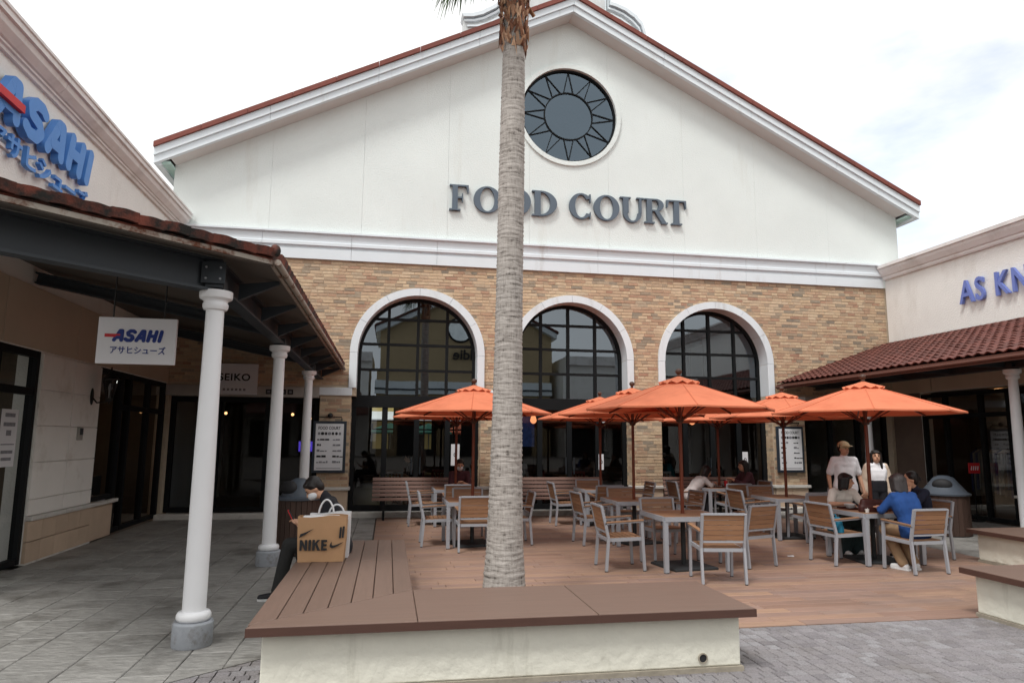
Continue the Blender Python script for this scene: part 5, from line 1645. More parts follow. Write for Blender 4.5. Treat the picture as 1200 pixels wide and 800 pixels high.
W = {'T1': 'the empty table nearest the L-shaped bench', 'T2': 'the empty table facing the middle-right brick pier',
     'T3': 'the empty table by the middle bench', 'T4': 'the empty table behind the palm trunk',
     'T5': 'the table by the left arch bench', 'T6': 'the empty table facing the menu board',
     'T7': 'the table with three seated people', 'T8': 'the table where two women eat'}
TP = {'T1': (4.08,9.17), 'T2': (4.2,11.42), 'T3': (4.42,14.0), 'T4': (1.42,11.55), 'T5': (1.4,14.3), 'T6': (7.25,11.7), 'T7': (7.1,9.25), 'T8': (7.2,14.2)}
for i, k in enumerate(TP):
    table(*TP[k], 'square slat-topped metal table, '+W[k].replace('table', 'one'))
    parasol(*TP[k], [8,20,3,14,30,0,-10,17][i], 'orange octagonal parasol over '+W[k])
A = 'slatted armchair '
chs = [
 (4.10,8.22,-9,'with its back to the bench, at ','T1'), (3.17,9.2,-92,'on the palm side of ','T1'), (4.12,9.90,180,'on the window side of ','T1'), (5.05,9.2,19,'pushed away on the bin side of ','T1'),
 (3.47,11.42,-86,'on the palm side of ','T2'), (4.35,12.22,180,'on the window side of ','T2'), (5.1,11.5,95,'on the bin side of ','T2'),
 (3.66,14.0,-90,'on the palm side of ','T3'), (4.42,14.66,180,'on the window side of ','T3'), (4.28,13.28,0,'with its back to the palm, at ','T3'), (5.2,14.0,90,'on the bin side of ','T3'),
 (0.85,11.6,-90,'on the arcade side of ','T4'), (1.37,10.98,2,'with its back to the bench, at ','T4'), (1.45,12.22,180,'on the window side of ','T4'), (2.12,11.6,90,'on the bin side of ','T4'),
 (0.72,14.25,-90,'on the arcade side of ','T5'), (1.38,13.72,0,'with its back to the bench, at ','T5'),
 (6.55,11.75,-88,'on the palm side of ','T6'), (7.35,12.5,178,'on the window side of ','T6'), (7.38,11.22,3,'with its back to the setts, at ','T6'), (8.1,11.85,92,'on the bin side of ','T6'),
 (6.47,9.18,-86,'with a blue bag on it, beside ','T7'), (7.08,8.43,4,'under the person in blue, at ','T7'), (8.05,9.38,93,'on the bin side of ','T7'), (7.16,10.2,180,'on the window side of ','T7'),
 (6.42,14.25,-90,'on the palm side of ','T8'), (7.18,13.62,0,'with its back to the setts, at ','T8'), (8.0,14.25,90,'on the bin side of ','T8')]
for x, y, dg, ph_, k in chs:
    chair(x, y, dg, A+ph_+W[k])

# slatted benches against the windows
m_bslat = pmat('bench_slat', rgb(126,100,90), 0.6, var=0.14, scale=3, stretch=(1.2,14,14), rnd=0.08)
def bench(x0, x1, label):
    b = thing('slatted_bench', label, 'bench', ((x0+x1)/2,15.35,0))
    y0 = 15.05
    for x in (x0+0.25, x1-0.25):
        q = MB(); q.bar((x,y0+0.05,0.0),(x,y0+0.05,0.40),0.05,0.05,up=(0,1,0)); q.bar((x,y0+0.42,0.0),(x,y0+0.42,0.42),0.05,0.05,up=(0,1,0)); q.bar((x,y0+0.42,0.40),(x,y0+0.55,0.86),0.05,0.04,up=(0,1,0)); q.bar((x,y0+0.0,0.39),(x,y0+0.45,0.39),0.05,0.03)
        q.build('leg_frame', m_black, b)
    for k in range(5):
        q = MB(); q.box(x0,x1,y0+0.092*k,y0+0.092*k+0.075,0.41,0.44); q.build('seat_slat', m_bslat, b)
    for k in range(5):
        zz = 0.50+0.083*k; yy = y0+0.43+0.13*(zz-0.42)/0.44-0.03
        q = MB(); q.bar((x0,yy,zz),(x1,yy,zz),0.025,0.066,up=(0,0.28,1)); q.build('back_slat', m_bslat, b)
bench(-0.30,1.95,'long slatted brown bench under the left arch')
bench(2.35,4.95,'long slatted brown bench under the middle arch')
bench(6.45,8.6,'slatted brown bench under the right arch')

# litter bins
m_binw = pmat('bin_slat', rgb(70,52,44), 0.7, var=0.2, scale=4, stretch=(8,8,1), rnd=0.12)
m_lid = pmat('bin_lid_grey', rgb(76,83,92), 0.45, var=0.05)
def bin_(x, y, r, h, hl, label, conical):
    b = thing('litter_bin', label, 'bin', (x,y,0), 'round slatted litter bins')
    q = MB(); q.lathe([(r-0.03,0.0),(r-0.03,h-0.01)],24,(x,y,0)); q.build('drum', m_ink, b)
    n = 26
    for k in range(n):
        a = 2*PI*k/n; d_ = Vector((math.cos(a),math.sin(a),0)); p = Vector((x,y,0))+d_*(r-0.012)
        q = MB(); q.bar(p+Vector((0,0,0.02)),p+Vector((0,0,h)),2*PI*r/n-0.008,0.022,up=d_); q.build('slat', m_binw, b)
    if conical: prof = [(r+0.03,h+0.001),(r+0.035,h+0.03),(r*0.93,h+0.07),(r*0.62,h+hl*0.62),(r*0.42,h+hl*0.9),(r*0.2,h+hl),(0.02,h+hl+0.004)]
    else: prof = [(r+0.03,h+0.001),(r+0.035,h+0.035),(r*0.8,h+0.06),(r*0.72,h+hl*0.5),(r*0.5,h+hl*0.85),(r*0.2,h+hl),(0.02,h+hl+0.004)]
    q = MB(); q.lathe(prof,32,(x,y,0)); lid = q.build('lid', m_lid, b, smooth=50)
    d_ = Vector((-0.75,-0.66,0)).normalized()
    q = MB(); q.ball(Vector((x,y,h+hl*0.55))+d_*(r*0.56),(0.10,0.17,0.115),14,10,rot=Matrix.Rotation(math.atan2(d_.y,d_.x),3,'Z')); q.build('opening', m_ink, lid, smooth=60)
bin_(-1.3,11.0,0.33,0.80,0.31,'round brown slatted litter bin with grey dome lid between the left columns',False)
bin_(10.49,11.6,0.40,0.74,0.36,'round brown slatted litter bin with grey conical lid near the right shops',True)
# ------------------------------------------------------------------ shopping bags on the bench
m_kraft = pmat('kraft_paper', rgb(178,140,104), 0.8, var=0.07, scale=4, bump=0.15, bscale=6)
m_bagw = pmat('white_bag', (0.75,0.75,0.76), 0.55, var=0.03)
bag = thing('kraft_shopping_bag', 'large brown paper bag printed NIKE with black swooshes standing on the bench', 'bag', (-0.63,7.52,0.47))
zb = 0.472
# slightly crumpled open box: bottom 0.43 x 0.17, top 0.48 x 0.15
def bag_mesh(cx, cy, wb, db, wt, dt, h, z0, rot, seed, nx=8, nz=7, th=0.003):
    r_ = random.Random(seed); ca, sa = math.cos(rot), math.sin(rot)
    rings = []
    for k in range(nz+1):
        t = k/nz; w_ = (wb+(wt-wb)*t)/2; d_ = (db+(dt-db)*t)/2; ring = []
        def P(u, v):
            bul = 0.012*math.sin(PI*t)
            j = r_.uniform(-0.004,0.004)
            x, y = u*(1+bul), v*(1+bul*2)+j
            return Vector((cx+x*ca-y*sa, cy+x*sa+y*ca, z0+h*t+r_.uniform(-.002,.002)+(0.012*math.sin(u*13) if k == nz else 0)))
        for i in range(nx): ring.append(P(-w_+2*w_*i/nx, -d_))
        for i in range(3): ring.append(P(w_, -d_+2*d_*i/3))
        for i in range(nx): ring.append(P(w_-2*w_*i/nx, d_))
        for i in range(3): ring.append(P(-w_, d_-2*d_*i/3))
        rings.append(ring)
    n = len(rings[0]); q = MB()
    vs = [v for r in rings for v in r]; c0 = Vector((cx,cy,z0))
    inner = [v+(Vector((cx,cy,v.z))-v).normalized()*th for v in vs]
    fs = []
    for k in range(nz):
        for i in range(n):
            j = (i+1) % n
            fs.append((k*n+i,k*n+j,(k+1)*n+j,(k+1)*n+i)); L_ = len(vs)
            fs.append((L_+k*n+j,L_+k*n+i,L_+(k+1)*n+i,L_+(k+1)*n+j))
    for i in range(n):
        j = (i+1) % n; fs.append((nz*n+i,nz*n+j,len(vs)+nz*n+j,len(vs)+nz*n+i))
    fs.append(tuple(range(n-1,-1,-1)))
    q.add(vs+inner, fs); return q
BR = -0.06
bag_mesh(-0.635,7.50,0.45,0.17,0.49,0.14,0.45,zb,BR,4).build('paper_body', m_kraft, bag, smooth=35)
ex = Vector((math.cos(BR),math.sin(BR),0)); ny = Vector((math.sin(BR),-math.cos(BR),0)); oc = Vector((-0.635,7.50,zb))
def on_bag(u, z_, out=0.098): return oc+ex*u+ny*out+Vector((0,0,z_))
# lettering: heavy upright capitals
def strokes(polys, mat, name, parent, f):
    for i, poly in enumerate(polys):
        q = MB(); n = len(poly)
        q.add([f(u, v, 0.1005+i*0.0002) for u, v in poly]+[f(u, v, 0.094) for u, v in poly], [tuple(range(n)), tuple(range(2*n-1,n-1,-1))]+[(i_,i_+n,(i_+1)%n+n,(i_+1)%n) for i_ in range(n)])
        q.build(name, mat, parent)
hN = 0.105; x_ = -0.21; z_0 = 0.115
def blk(a, b, c, d): return [(x_+a,z_0+c*hN),(x_+b,z_0+c*hN),(x_+b,z_0+d*hN),(x_+a,z_0+d*hN)]
nike = [blk(0,.022,0,1), blk(.052,.074,0,1), [(x_,z_0+hN),(x_+.022,z_0+hN),(x_+.074,z_0),(x_+.052,z_0)],
        blk(.088,.112,0,1), blk(.126,.150,0,1), [(x_+.150,z_0+.42*hN),(x_+.150,z_0+.68*hN),(x_+.176,z_0+hN),(x_+.203,z_0+hN)], [(x_+.150,z_0+.66*hN),(x_+.166,z_0+.74*hN),(x_+.206,z_0),(x_+.178,z_0)],
        blk(.214,.237,0,1), blk(.237,.272,.80,1), blk(.237,.268,.41,.60), blk(.237,.272,0,.2)]
strokes(nike, m_ink, 'printed_letter', bag, on_bag)
def swoosh(cx, cz, s):
    up_ = [(1.0,.46),(.55,.22),(.15,.02),(-.18,-.10),(-.42,-.06),(-.50,.12),(-.46,.30),(-.36,.46)]
    lo_ = [(-.30,.46),(-.36,.30),(-.34,.18),(-.22,.12),(-.05,.14),(.25,.22),(.6,.33)]
    lo = [(-.44,.42),(-.62,.16),(-.66,-.06),(-.58,-.24),(-.38,-.32),(-.1,-.26),(.3,-.06),(1.0,.40)]
    hi = [(.3,.16),(-.05,.02),(-.28,-.03),(-.40,.04),(-.44,.18),(-.42,.30)]
    return [(cx+s*u, cz+s*v) for u, v in lo+hi]
def on_bag_sw(u, v, out=0.1): return on_bag(u, v, out)
swp = swoosh(0.135,0.165,0.105)
# split the swoosh into convex quads between its two edges
def sw_ring(cx, cz, s, tilt=0.0):
    lo = [(-.44,.42),(-.60,.16),(-.66,-.04),(-.58,-.24),(-.38,-.32),(-.1,-.26),(.3,-.06),(1.0,.40)]
    hi = [(-.43,.41),(-.44,.20),(-.43,.08),(-.36,-.01),(-.25,-.03),(-.02,.02),(.34,.14),(1.0,.401)]
    c_, s_ = math.cos(tilt), math.sin(tilt); T = lambda p: (cx+s*(p[0]*c_-p[1]*s_), cz+s*(p[0]*s_+p[1]*c_))
    return [[T(lo[i]),T(lo[i+1]),T(hi[i+1]),T(hi[i])] for i in range(7)]
strokes(sw_ring(0.145,0.165,0.085), m_ink, 'printed_swoosh', bag, on_bag)
strokes([p for p in sw_ring(-0.205,0.275,0.13,0.02) if min(u for u, v in p) > -0.232], m_ink, 'printed_swoosh', bag, on_bag)
strokes([[(0.178,0.235),(0.198,0.235),(0.205,0.345),(0.185,0.345)],[(0.206,0.24),(0.226,0.24),(0.232,0.352),(0.212,0.352)]], m_ink, 'printed_letter', bag, on_bag)
q = MB(); q.box(-0.84,-0.46,7.45,7.54,0.80,0.925); bev(q.build('tissue', m_bagw, bag), 0.02)
b2 = thing('white_shopping_bag', 'white glossy bag with rope handles standing behind the brown paper bag', 'bag', (-0.58,7.70,0.47))
bag_mesh(-0.575,7.71,0.40,0.12,0.42,0.11,0.46,zb,-0.03,9).build('body', m_bagw, b2, smooth=35)
for cx_ in (-0.62,-0.55):
    pts = [(cx_-0.08+0.16*t+(0.03 if cx_ > -.6 else 0), 7.66 if cx_ < -.6 else 7.755, 0.92+(0.15 if cx_ < -.6 else 0.09)*math.sin(PI*t)**0.6) for t in [i/12 for i in range(13)]]
    q = MB(); q.path(pts, 0.010, 8); q.build('handle', m_bagw, b2, smooth=60)

# ------------------------------------------------------------------ people
m_skin = pmat('skin', rgb(205,158,130), 0.55, var=0.06, scale=6)
m_hair = pmat('dark_hair', rgb(30,25,24), 0.45, var=0.3, scale=14, stretch=(1,1,0.15), bump=0.5, bscale=40)
m_hairg = pmat('greying_hair', rgb(66,62,62), 0.5, var=0.3, scale=14, stretch=(1,1,0.15), bump=0.5, bscale=40)
m_eye = pmat('eye', (0.02,0.015,0.012), 0.3)
m_lip = pmat('lip', rgb(160,96,84), 0.5)
m_mask = pmat('face_mask', (0.75,0.76,0.78), 0.8)
def cloth_m(name, c, **k): return pmat(name, c, 0.88, var=0.12, scale=7, stretch=(1,1,.45), bump=0.6, bscale=11, bdist=0.025, **k)
c_black = cloth_m('black_cotton', rgb(30,30,36)); c_char = cloth_m('charcoal_cotton', rgb(44,44,44)); c_white = cloth_m('white_cotton', rgb(240,239,242))
c_cream = cloth_m('cream_cotton', rgb(230,224,214)); c_beige = cloth_m('beige_jacket', rgb(214,194,174)); c_blue = cloth_m('blue_cotton', rgb(28,66,124))
c_navy = cloth_m('navy_cotton', rgb(26,30,48)); c_maroon = cloth_m('maroon_cotton', rgb(74,42,48)); c_green = cloth_m('dark_teal_print', rgb(36,54,56)); c_khaki = cloth_m('khaki_cotton', rgb(150,124,96))
c_shoe = pmat('black_shoe', rgb(28,28,32), 0.6); c_shoew = pmat('white_shoe', (0.7,0.7,0.7), 0.6)
c_cap = cloth_m('beige_cap', rgb(206,188,150))

def cap_(mb, p0, r0, p1, r1, n=12):
    p0, p1 = Vector(p0), Vector(p1); d = p1-p0
    if d.length < 1e-4: return mb.ball(p0, r0, n, 8)
    d.normalize(); a = d.orthogonal().normalized(); b = d.cross(a); rings = []
    for k in range(4):
        t = -PI/2+(PI/2)*k/3*0.999+0.0005
        rings.append((p0+d*(r0*math.sin(t)), max(0.0005, r0*math.cos(t))))
    for k in range(4):
        t = (PI/2)*k/3*0.999
        rings.append((p1+d*(r1*math.sin(t)), max(0.0005, r1*math.cos(t))))
    vs = []
    for c, r in rings:
        for i in range(n):
            t = 2*PI*i/n; vs.append(c+a*(r*math.cos(t))+b*(r*math.sin(t)))
    fs = [(k*n+i,k*n+(i+1)%n,(k+1)*n+(i+1)%n,(k+1)*n+i) for k in range(len(rings)-1) for i in range(n)]
    fs += [tuple(range(n-1,-1,-1)), tuple(range((len(rings)-1)*n,len(rings)*n))]
    return mb.add(vs, fs)
def fuse(mb, name, mat, parent, voxel=0.012, smooth=3, extra=None):
    me = bpy.data.meshes.new('tmp'); me.from_pydata([tuple(v) for v in mb.v], [], mb.f); me.update()
    o = bpy.data.objects.new('tmp', me); COL.objects.link(o)
    m = o.modifiers.new('r', 'REMESH'); m.mode = 'VOXEL'; m.voxel_size = voxel; m.use_smooth_shade = True
    if smooth:
        s_ = o.modifiers.new('s', 'SMOOTH'); s_.factor = 0.5; s_.iterations = smooth
    dg = bpy.context.evaluated_depsgraph_get()
    out = bpy.data.meshes.new_from_object(o.evaluated_get(dg))
    bpy.data.objects.remove(o); bpy.data.meshes.remove(me)
    if extra is not None and extra.v:       # fingers etc. rooted inside the body
        vs = [tuple(v.co) for v in out.vertices]; fs = [tuple(p.vertices) for p in out.polygons]
        k = len(vs); vs += [tuple(v) for v in extra.v]; fs += [tuple(i+k for i in f) for f in extra.f]
        bpy.data.meshes.remove(out)
        out = bpy.data.meshes.new(name); out.from_pydata(vs, [], fs); out.update()
    out.name = name; out.materials.clear(); out.materials.append(mat)
    out.polygons.foreach_set('use_smooth', [True]*len(out.polygons))
    ob = bpy.data.objects.new(name, out); COL.objects.link(ob); ob.parent = parent
    return ob

def person(label, loc, deg, J, top, bottom, shoes, hair='short', hairm=None, sleeve=0.9, legs=1.0, mask=False, cap=False, skirt=False, high=False, jacket=None, group=None, fat=1.0, look=None, hide_feet=False):
    """J: joints in metres, local frame (x right, y forward, z up).  Body is one fused skin surface, clothes are its children."""
    root = thing('person', label, 'person', loc, group); root.rotation_euler = (0,0,math.radians(deg))
    V = {k: Vector(v) for k, v in J.items()}
    pel, chest, neck, head = V['pelvis'], V['chest'], V['neck'], V['head']
    axis = (chest-pel).normalized()
    right = (V['shR']-V['shL']).normalized()
    hd = V.get('face', Vector((0,1,0))).normalized()
    hr = hd.cross(Vector((0,0,1))).normalized(); hu = hr.cross(hd).normalized()
    HM = Matrix((hr, hd, hu)).transposed()
    H = lambda x, y, z: head+HM @ Vector((x,y,z))
    body = MB(); ex_ = MB()
    def torso(mb, g, tmin=0.0):
        prof = [(0.0,.088,.098),(0.22,.070,.090),(0.45,.066,.084),(0.7,.086,.092),(0.9,.106,.084),(1.0,.110,.066)]
        prof = [p_ for p_ in prof if p_[0] >= tmin]
        for t, w_, r in prof:
            c = pel.lerp(chest, t); cap_(mb, c-right*w_*fat, r*fat+g, c+right*w_*fat, r*fat+g)
        for a, b in zip(prof[:-1], prof[1:]):
            for s in (-1, 0, 1):
                cap_(mb, pel.lerp(chest,a[0])+right*s*a[1]*fat, a[2]*fat+g, pel.lerp(chest,b[0])+right*s*b[1]*fat, b[2]*fat+g)
        cap_(mb, V['shL'], .052+g, V['shR'], .052+g)
        cap_(mb, chest, .075+g, neck, .055+g*0.5)
    torso(body, 0)
    cap_(body, chest, .062, neck, .056); cap_(body, neck, .054, head-hu*0.05, .052)
    body.ball(head+HM @ Vector((0,-0.012,0.025)), (.076,.096,.098), 16, 12, rot=HM)
    body.ball(head+HM @ Vector((0,0.018,-0.045)), (.060,.072,.072), 14, 10, rot=HM)
    cap_(body, H(0,.085,.012), .010, H(0,.106,-.018), .015)
    for s in (-1, 1):
        body.ball(H(s*.078,-.008,-.005), (.012,.020,.030), 8, 6, rot=HM)
    for s, nm in ((-1,'L'), (1,'R')):
        sh, el, wr = V['sh'+nm], V['el'+nm], V['wr'+nm]
        cap_(body, sh, .048, el, .038); cap_(body, el, .039, wr, .027)
        hdv = V['ha'+nm]-wr if 'ha'+nm in V else (wr-el).normalized()*0.09
        hdv = hdv.normalized(); fa = (wr-el).normalized()
        sd = hdv.cross(Vector((0,0,1)))
        if sd.length < 0.2: sd = hdv.cross(Vector((1,0,0)))
        sd.normalize(); pn = sd.cross(hdv).normalized()
        cap_(body, wr, .026, wr+hdv*.05-sd*.012, .026); cap_(body, wr, .026, wr+hdv*.05+sd*.012, .026); cap_(body, wr+hdv*.075-sd*.022, .016, wr+hdv*.075+sd*.022, .016)
        curl = V.get('curl', Vector((0.5,0,0))).x
        for f_, (off_, ln_) in enumerate(((-.030,.070),(-.010,.080),(.010,.075),(.029,.058))):
            k0 = wr+hdv*.075+sd*off_; k1 = k0+(hdv*(1-curl*.4)+pn*-curl*.6).normalized()*ln_*.5; k2 = k1+(hdv*(1-curl)+pn*-curl*1.2).normalized()*ln_*.5
            cap_(ex_, k0, .0095, k1, .009, 7); cap_(ex_, k1, .009, k2, .0078, 7)
        t0 = wr+hdv*.03-sd*s*.02*(-1); t1 = t0+(hdv*.6+sd*s*(-.8)*(-1)).normalized()*.04; t2 = t1+(hdv*.9-pn*.3).normalized()*.03
        cap_(ex_, t0, .012, t1, .011, 7); cap_(ex_, t1, .011, t2, .009, 7)
        hp, kn, an, to = V['hp'+nm], V['kn'+nm], V['an'+nm], V['to'+nm]
        cap_(body, hp, .085*fat, kn, .056); cap_(body, kn, .055, kn.lerp(an,.35), .056); cap_(body, kn.lerp(an,.35), .056, an, .036)
        cap_(body, an, .036, an.lerp(to,.5)-Vector((0,0,.02)), .034)
    fuse(body, 'body', m_skin, root, 0.0115, 2, ex_)
    # face
    for s in (-1, 1):
        q = MB(); q.ball(H(s*.030,.079,.012), (.013,.008,.007), 8, 6, rot=HM); local(q.build('eye', m_eye), root)
        q = MB(); cap_(q, H(s*.016,.085,.034), .0045, H(s*.046,.074,.036), .0035, 6); local(q.build('eyebrow', hairm or m_hair), root)
    if mask:
        q = MB(); q.ball(H(0,.045,-.045), (.068,.066,.055), 16, 10, rot=HM); local(q.build('face_mask', m_mask, smooth=60), root)
    else:
        q = MB(); cap_(q, H(-.020,.084,-.056), .006, H(.020,.084,-.056), .006, 6); local(q.build('mouth', m_lip), root)
    # hair
    hm = hairm or m_hair; q = MB()
    q.ball(H(0,-.030,.045), (.090,.100,.092), 18, 12, rot=HM); q.ball(H(0,.028,.086), (.064,.048,.034), 14, 8, rot=HM) if hair != 'tied' else None
    q.ball(H(0,-.060,0.0), (.082,.062,.085), 14, 10, rot=HM)
    for s in (-1, 1): cap_(q, H(s*.072,.005,.06), .026, H(s*.078,-.012,.018), .018)
    if hair in ('bob', 'long'):
        low = -.10 if hair == 'bob' else -.22
        for s in (-1, 1):
            for y_ in ((.012,-.03,-.06) if hair == 'bob' else (-.005,-.04,-.07)):
                cap_(q, H(s*.075,y_,.05), .032, H(s*.080,y_-.01,low), .026)
        for x_q in (-.05,-.017,.017,.05): cap_(q, H(x_q,-.085,.03), .036, H(x_q,-.088,low-.02), .030)
        cap_(q, H(-.045,.070,.072), .020, H(.045,.070,.075), .020)
    if hair == 'tied':
        q.ball(H(0,-.125,.0), (.036,.036,.04), 10, 8, rot=HM)
    fuse(q, 'hair', hm, root, 0.0105, 1)
    if cap:
        q = MB(); q.ball(H(0,-.012,.055), (.097,.112,.085), 18, 12, rot=HM); fuse(q, 'cap', c_cap, root, 0.01, 1)
        q = MB(); q.ball(H(0,.115,.058), (.075,.075,.010), 16, 8, rot=HM); local(q.build('cap_peak', c_cap, smooth=60), root)
    # top
    q = MB(); torso(q, .016, 0.4 if high else 0.0)
    for nm in 'LR':
        sh, el, wr = V['sh'+nm], V['el'+nm], V['wr'+nm]
        if sleeve <= 0.5:
            cap_(q, sh, .066, sh.lerp(el, sleeve*2*0.85), .064)
        else:
            cap_(q, sh, .064, el, .056); cap_(q, el, .056, el.lerp(wr, (sleeve-0.5)*2*0.9), .044)
    cap_(q, pel-right*.085*fat-axis*.05, .118*fat, pel+right*.085*fat-axis*.05, .118*fat) if not (skirt or high) else None
    fuse(q, 'shirt', top, root, 0.0125, 3)
    if jacket is not None:
        q = MB()
        for s, nm in ((-1,'L'), (1,'R')):
            sh, el, wr = V['sh'+nm], V['el'+nm], V['wr'+nm]
            cap_(q, sh, .072, el, .076); cap_(q, el, .078, el.lerp(wr,.85), .066)
            for t0, t1 in ((1.0,.55),(.55,.1),(.1,-.12)):
                a_ = pel.lerp(chest,t0)+right*s*.145; b_ = pel.lerp(chest,t1)+right*s*.185
                cap_(q, a_, .075, b_, .08)
            cap_(q, chest+right*s*.13, .07, chest+right*s*.05-Vector((0,.06,0)), .07)
        for t_ in (0.0,.3,.6,.9): cap_(q, pel.lerp(chest,t_)-right*.14-Vector((0,.07,0)), .07, pel.lerp(chest,t_)+right*.14-Vector((0,.07,0)), .07)
        fuse(q, 'jacket', jacket, root, 0.014, 3)
    # bottoms
    q = MB()
    cap_(q, pel-right*.078*fat, .112*fat, pel+right*.078*fat, .112*fat)
    if high:
        for t_ in (0,.1,.2,.3): cap_(q, pel.lerp(chest,t_)-right*.076, .114, pel.lerp(chest,t_)+right*.076, .114)
    for nm in 'LR':
        hp, kn, an = V['hp'+nm], V['kn'+nm], V['an'+nm]
        cap_(q, hp, .100*fat, kn, .078)
        if legs > 0.5: cap_(q, kn, .078, kn.lerp(an,(legs-.5)*2*.96), .066 if not skirt else .1)
    if skirt:
        cap_(q, V['hpL'], .10, V['knR'], .08); cap_(q, V['hpR'], .10, V['knL'], .08); cap_(q, V['knL'], .09, V['knR'], .09)
        cap_(q, V['anL']+Vector((0,0,.12)), .09, V['anR']+Vector((0,0,.12)), .09)
    fuse(q, 'trousers' if not skirt else 'skirt', bottom, root, 0.0125, 3)
    for nm in 'LR':
        an, to = V['an'+nm], V['to'+nm]; d_ = to-an; d_.z = 0; d_.normalize(); gz_ = an.z-.07
        q = MB(); cap_(q, Vector((an.x,an.y,gz_+.048))-d_*.035, .042, Vector((an.x,an.y,gz_+.040))+d_*.08, .040); cap_(q, Vector((an.x,an.y,gz_+.040))+d_*.08, .040, Vector((an.x,an.y,gz_+.034))+d_*.165, .034); cap_(q, Vector((an.x,an.y,gz_+.05)), .043, an+Vector((0,0,.01)), .043)
        sh_ = fuse(q, 'shoe', shoes, root, 0.010, 1)
        q = MB(); sd = Vector((-d_.y,d_.x,0)); c0 = Vector((an.x,an.y,0))
        prof = [(-.085,.028),(-.06,.040),(.03,.042),(.10,.046),(.16,.042),(.195,.022)]
        pts = [c0+d_*a+sd*b for a, b in prof]+[c0+d_*a-sd*b for a, b in prof[::-1]]
        n = len(pts); q.add([(p.x,p.y,gz_+.002) for p in pts]+[(p.x,p.y,gz_+.024) for p in pts], [tuple(range(n-1,-1,-1)),tuple(range(n,2*n))]+[(i,(i+1)%n,(i+1)%n+n,i+n) for i in range(n)])
        q.build('sole', c_shoew, None).parent = sh_
    return root

def stand(h=1.70, arms=None, spread=.09, face=(0,1,-.05), step=0.0):
    k = h/1.72
    J = {'pelvis':(0,0,.95),'chest':(0,.0,1.34),'neck':(0,.0,1.47),'head':(0,.03,1.60),'face':face,
         'shL':(-.175,0,1.40),'shR':(.175,0,1.40),'elL':(-.235,-.02,1.11),'elR':(.235,-.02,1.11),'wrL':(-.24,.05,.87),'wrR':(.24,.05,.87),
         'hpL':(-spread,0,.90),'hpR':(spread,0,.90),'knL':(-spread-.01,.02+step,.49),'knR':(spread+.01,.02-step,.49),'anL':(-spread-.02,-.02+step,.07),'anR':(spread+.02,-.02-step,.07),'toL':(-spread-.04,.15+step,.02),'toR':(spread+.04,.15-step,.02)}
    J = {a: (tuple(x*k for x in b) if a not in ('face',) else b) for a, b in J.items()}
    for nm in 'LR':
        an = J['an'+nm]; J['an'+nm] = (an[0],an[1],.07)
    if arms: J.update(arms)
    return J
def sit(seat=.45, lean=0.15, h=1.65, arms=None, face=(0,1,-.1), knee_y=.42, foot_y=.40, back=0.0, floor=0.0, side=0.0, spread=.10):
    p = Vector((0,back,seat+.10)); ax = Vector((math.sin(side)*0.8,math.sin(lean),math.cos(lean))).normalized()
    ch = p+ax*.40; nk = ch+ax*.12; hdp = nk+Vector((0,math.sin(lean)*.09+.03,.12*math.cos(lean*0.6)))
    J = {'pelvis':p,'chest':ch,'neck':nk,'head':hdp,'face':face,'shL':ch+Vector((-.17,0,0))+ax*.05,'shR':ch+Vector((.17,0,0))+ax*.05}
    J['elL'] = J['shL']+Vector((-.05,.10,-.25)); J['elR'] = J['shR']+Vector((.05,.10,-.25))
    J['wrL'] = J['elL']+Vector((.08,.22,.02)); J['wrR'] = J['elR']+Vector((-.08,.22,.02))
    for s, nm in ((-1,'L'),(1,'R')):
        J['hp'+nm] = p+Vector((s*.09,.02,-.01)); J['kn'+nm] = Vector((s*spread,back+knee_y,seat+.06)); J['an'+nm] = Vector((s*spread,back+foot_y,floor+.07)); J['to'+nm] = Vector((s*(spread+.02),back+foot_y+.16,floor+.02))
    J = {k: tuple(v) for k, v in J.items()}
    if arms:
        J.update({k: tuple(v) for k, v in arms.items()})
    return J

# seated man with mask on the bench, looking down at his phone (faces -X)
J = sit(seat=.47, lean=0.30, h=1.7, face=(-.12,.70,-.68), knee_y=.50, foot_y=.52, back=-.02, spread=.11)
J.update({'neck':(0,.185,1.08),'head':(0,.30,1.155),'elL':(-.22,.20,.72),'wrL':(-.06,.42,.76),'elR':(.22,.20,.72),'wrR':(.06,.42,.76),'haL':(-.03,.47,.82),'haR':(.03,.47,.82),'curl':(.7,0,0),
          'knL':(-.10,.52,.57),'anL':(-.12,.62,.07),'toL':(-.14,.80,.02),'knR':(.13,.44,.54),'anR':(.12,.30,.07),'toR':(.13,.48,.02)})
person('man in black with face mask bent over a phone on the bench', (-0.50,8.05,0.0), 90, J, c_black, c_char, c_shoe, 'short', sleeve=0.42, mask=True)
ph = thing('phone', 'red-cased phone held by the seated masked man', 'phone', (-0.98,8.05,0.78))
q = MB(); q.bar((-0.995,8.05,0.80),(-1.065,8.05,0.93),0.075,0.009,up=(1,0,.5)); bev(q.build('body', m_red, ph), 0.004)
q = MB(); q.bar((-0.991,8.05,0.812),(-1.053,8.05,0.926),0.068,0.006,up=(1,0,.5)); q.build('screen', m_ink, ph)
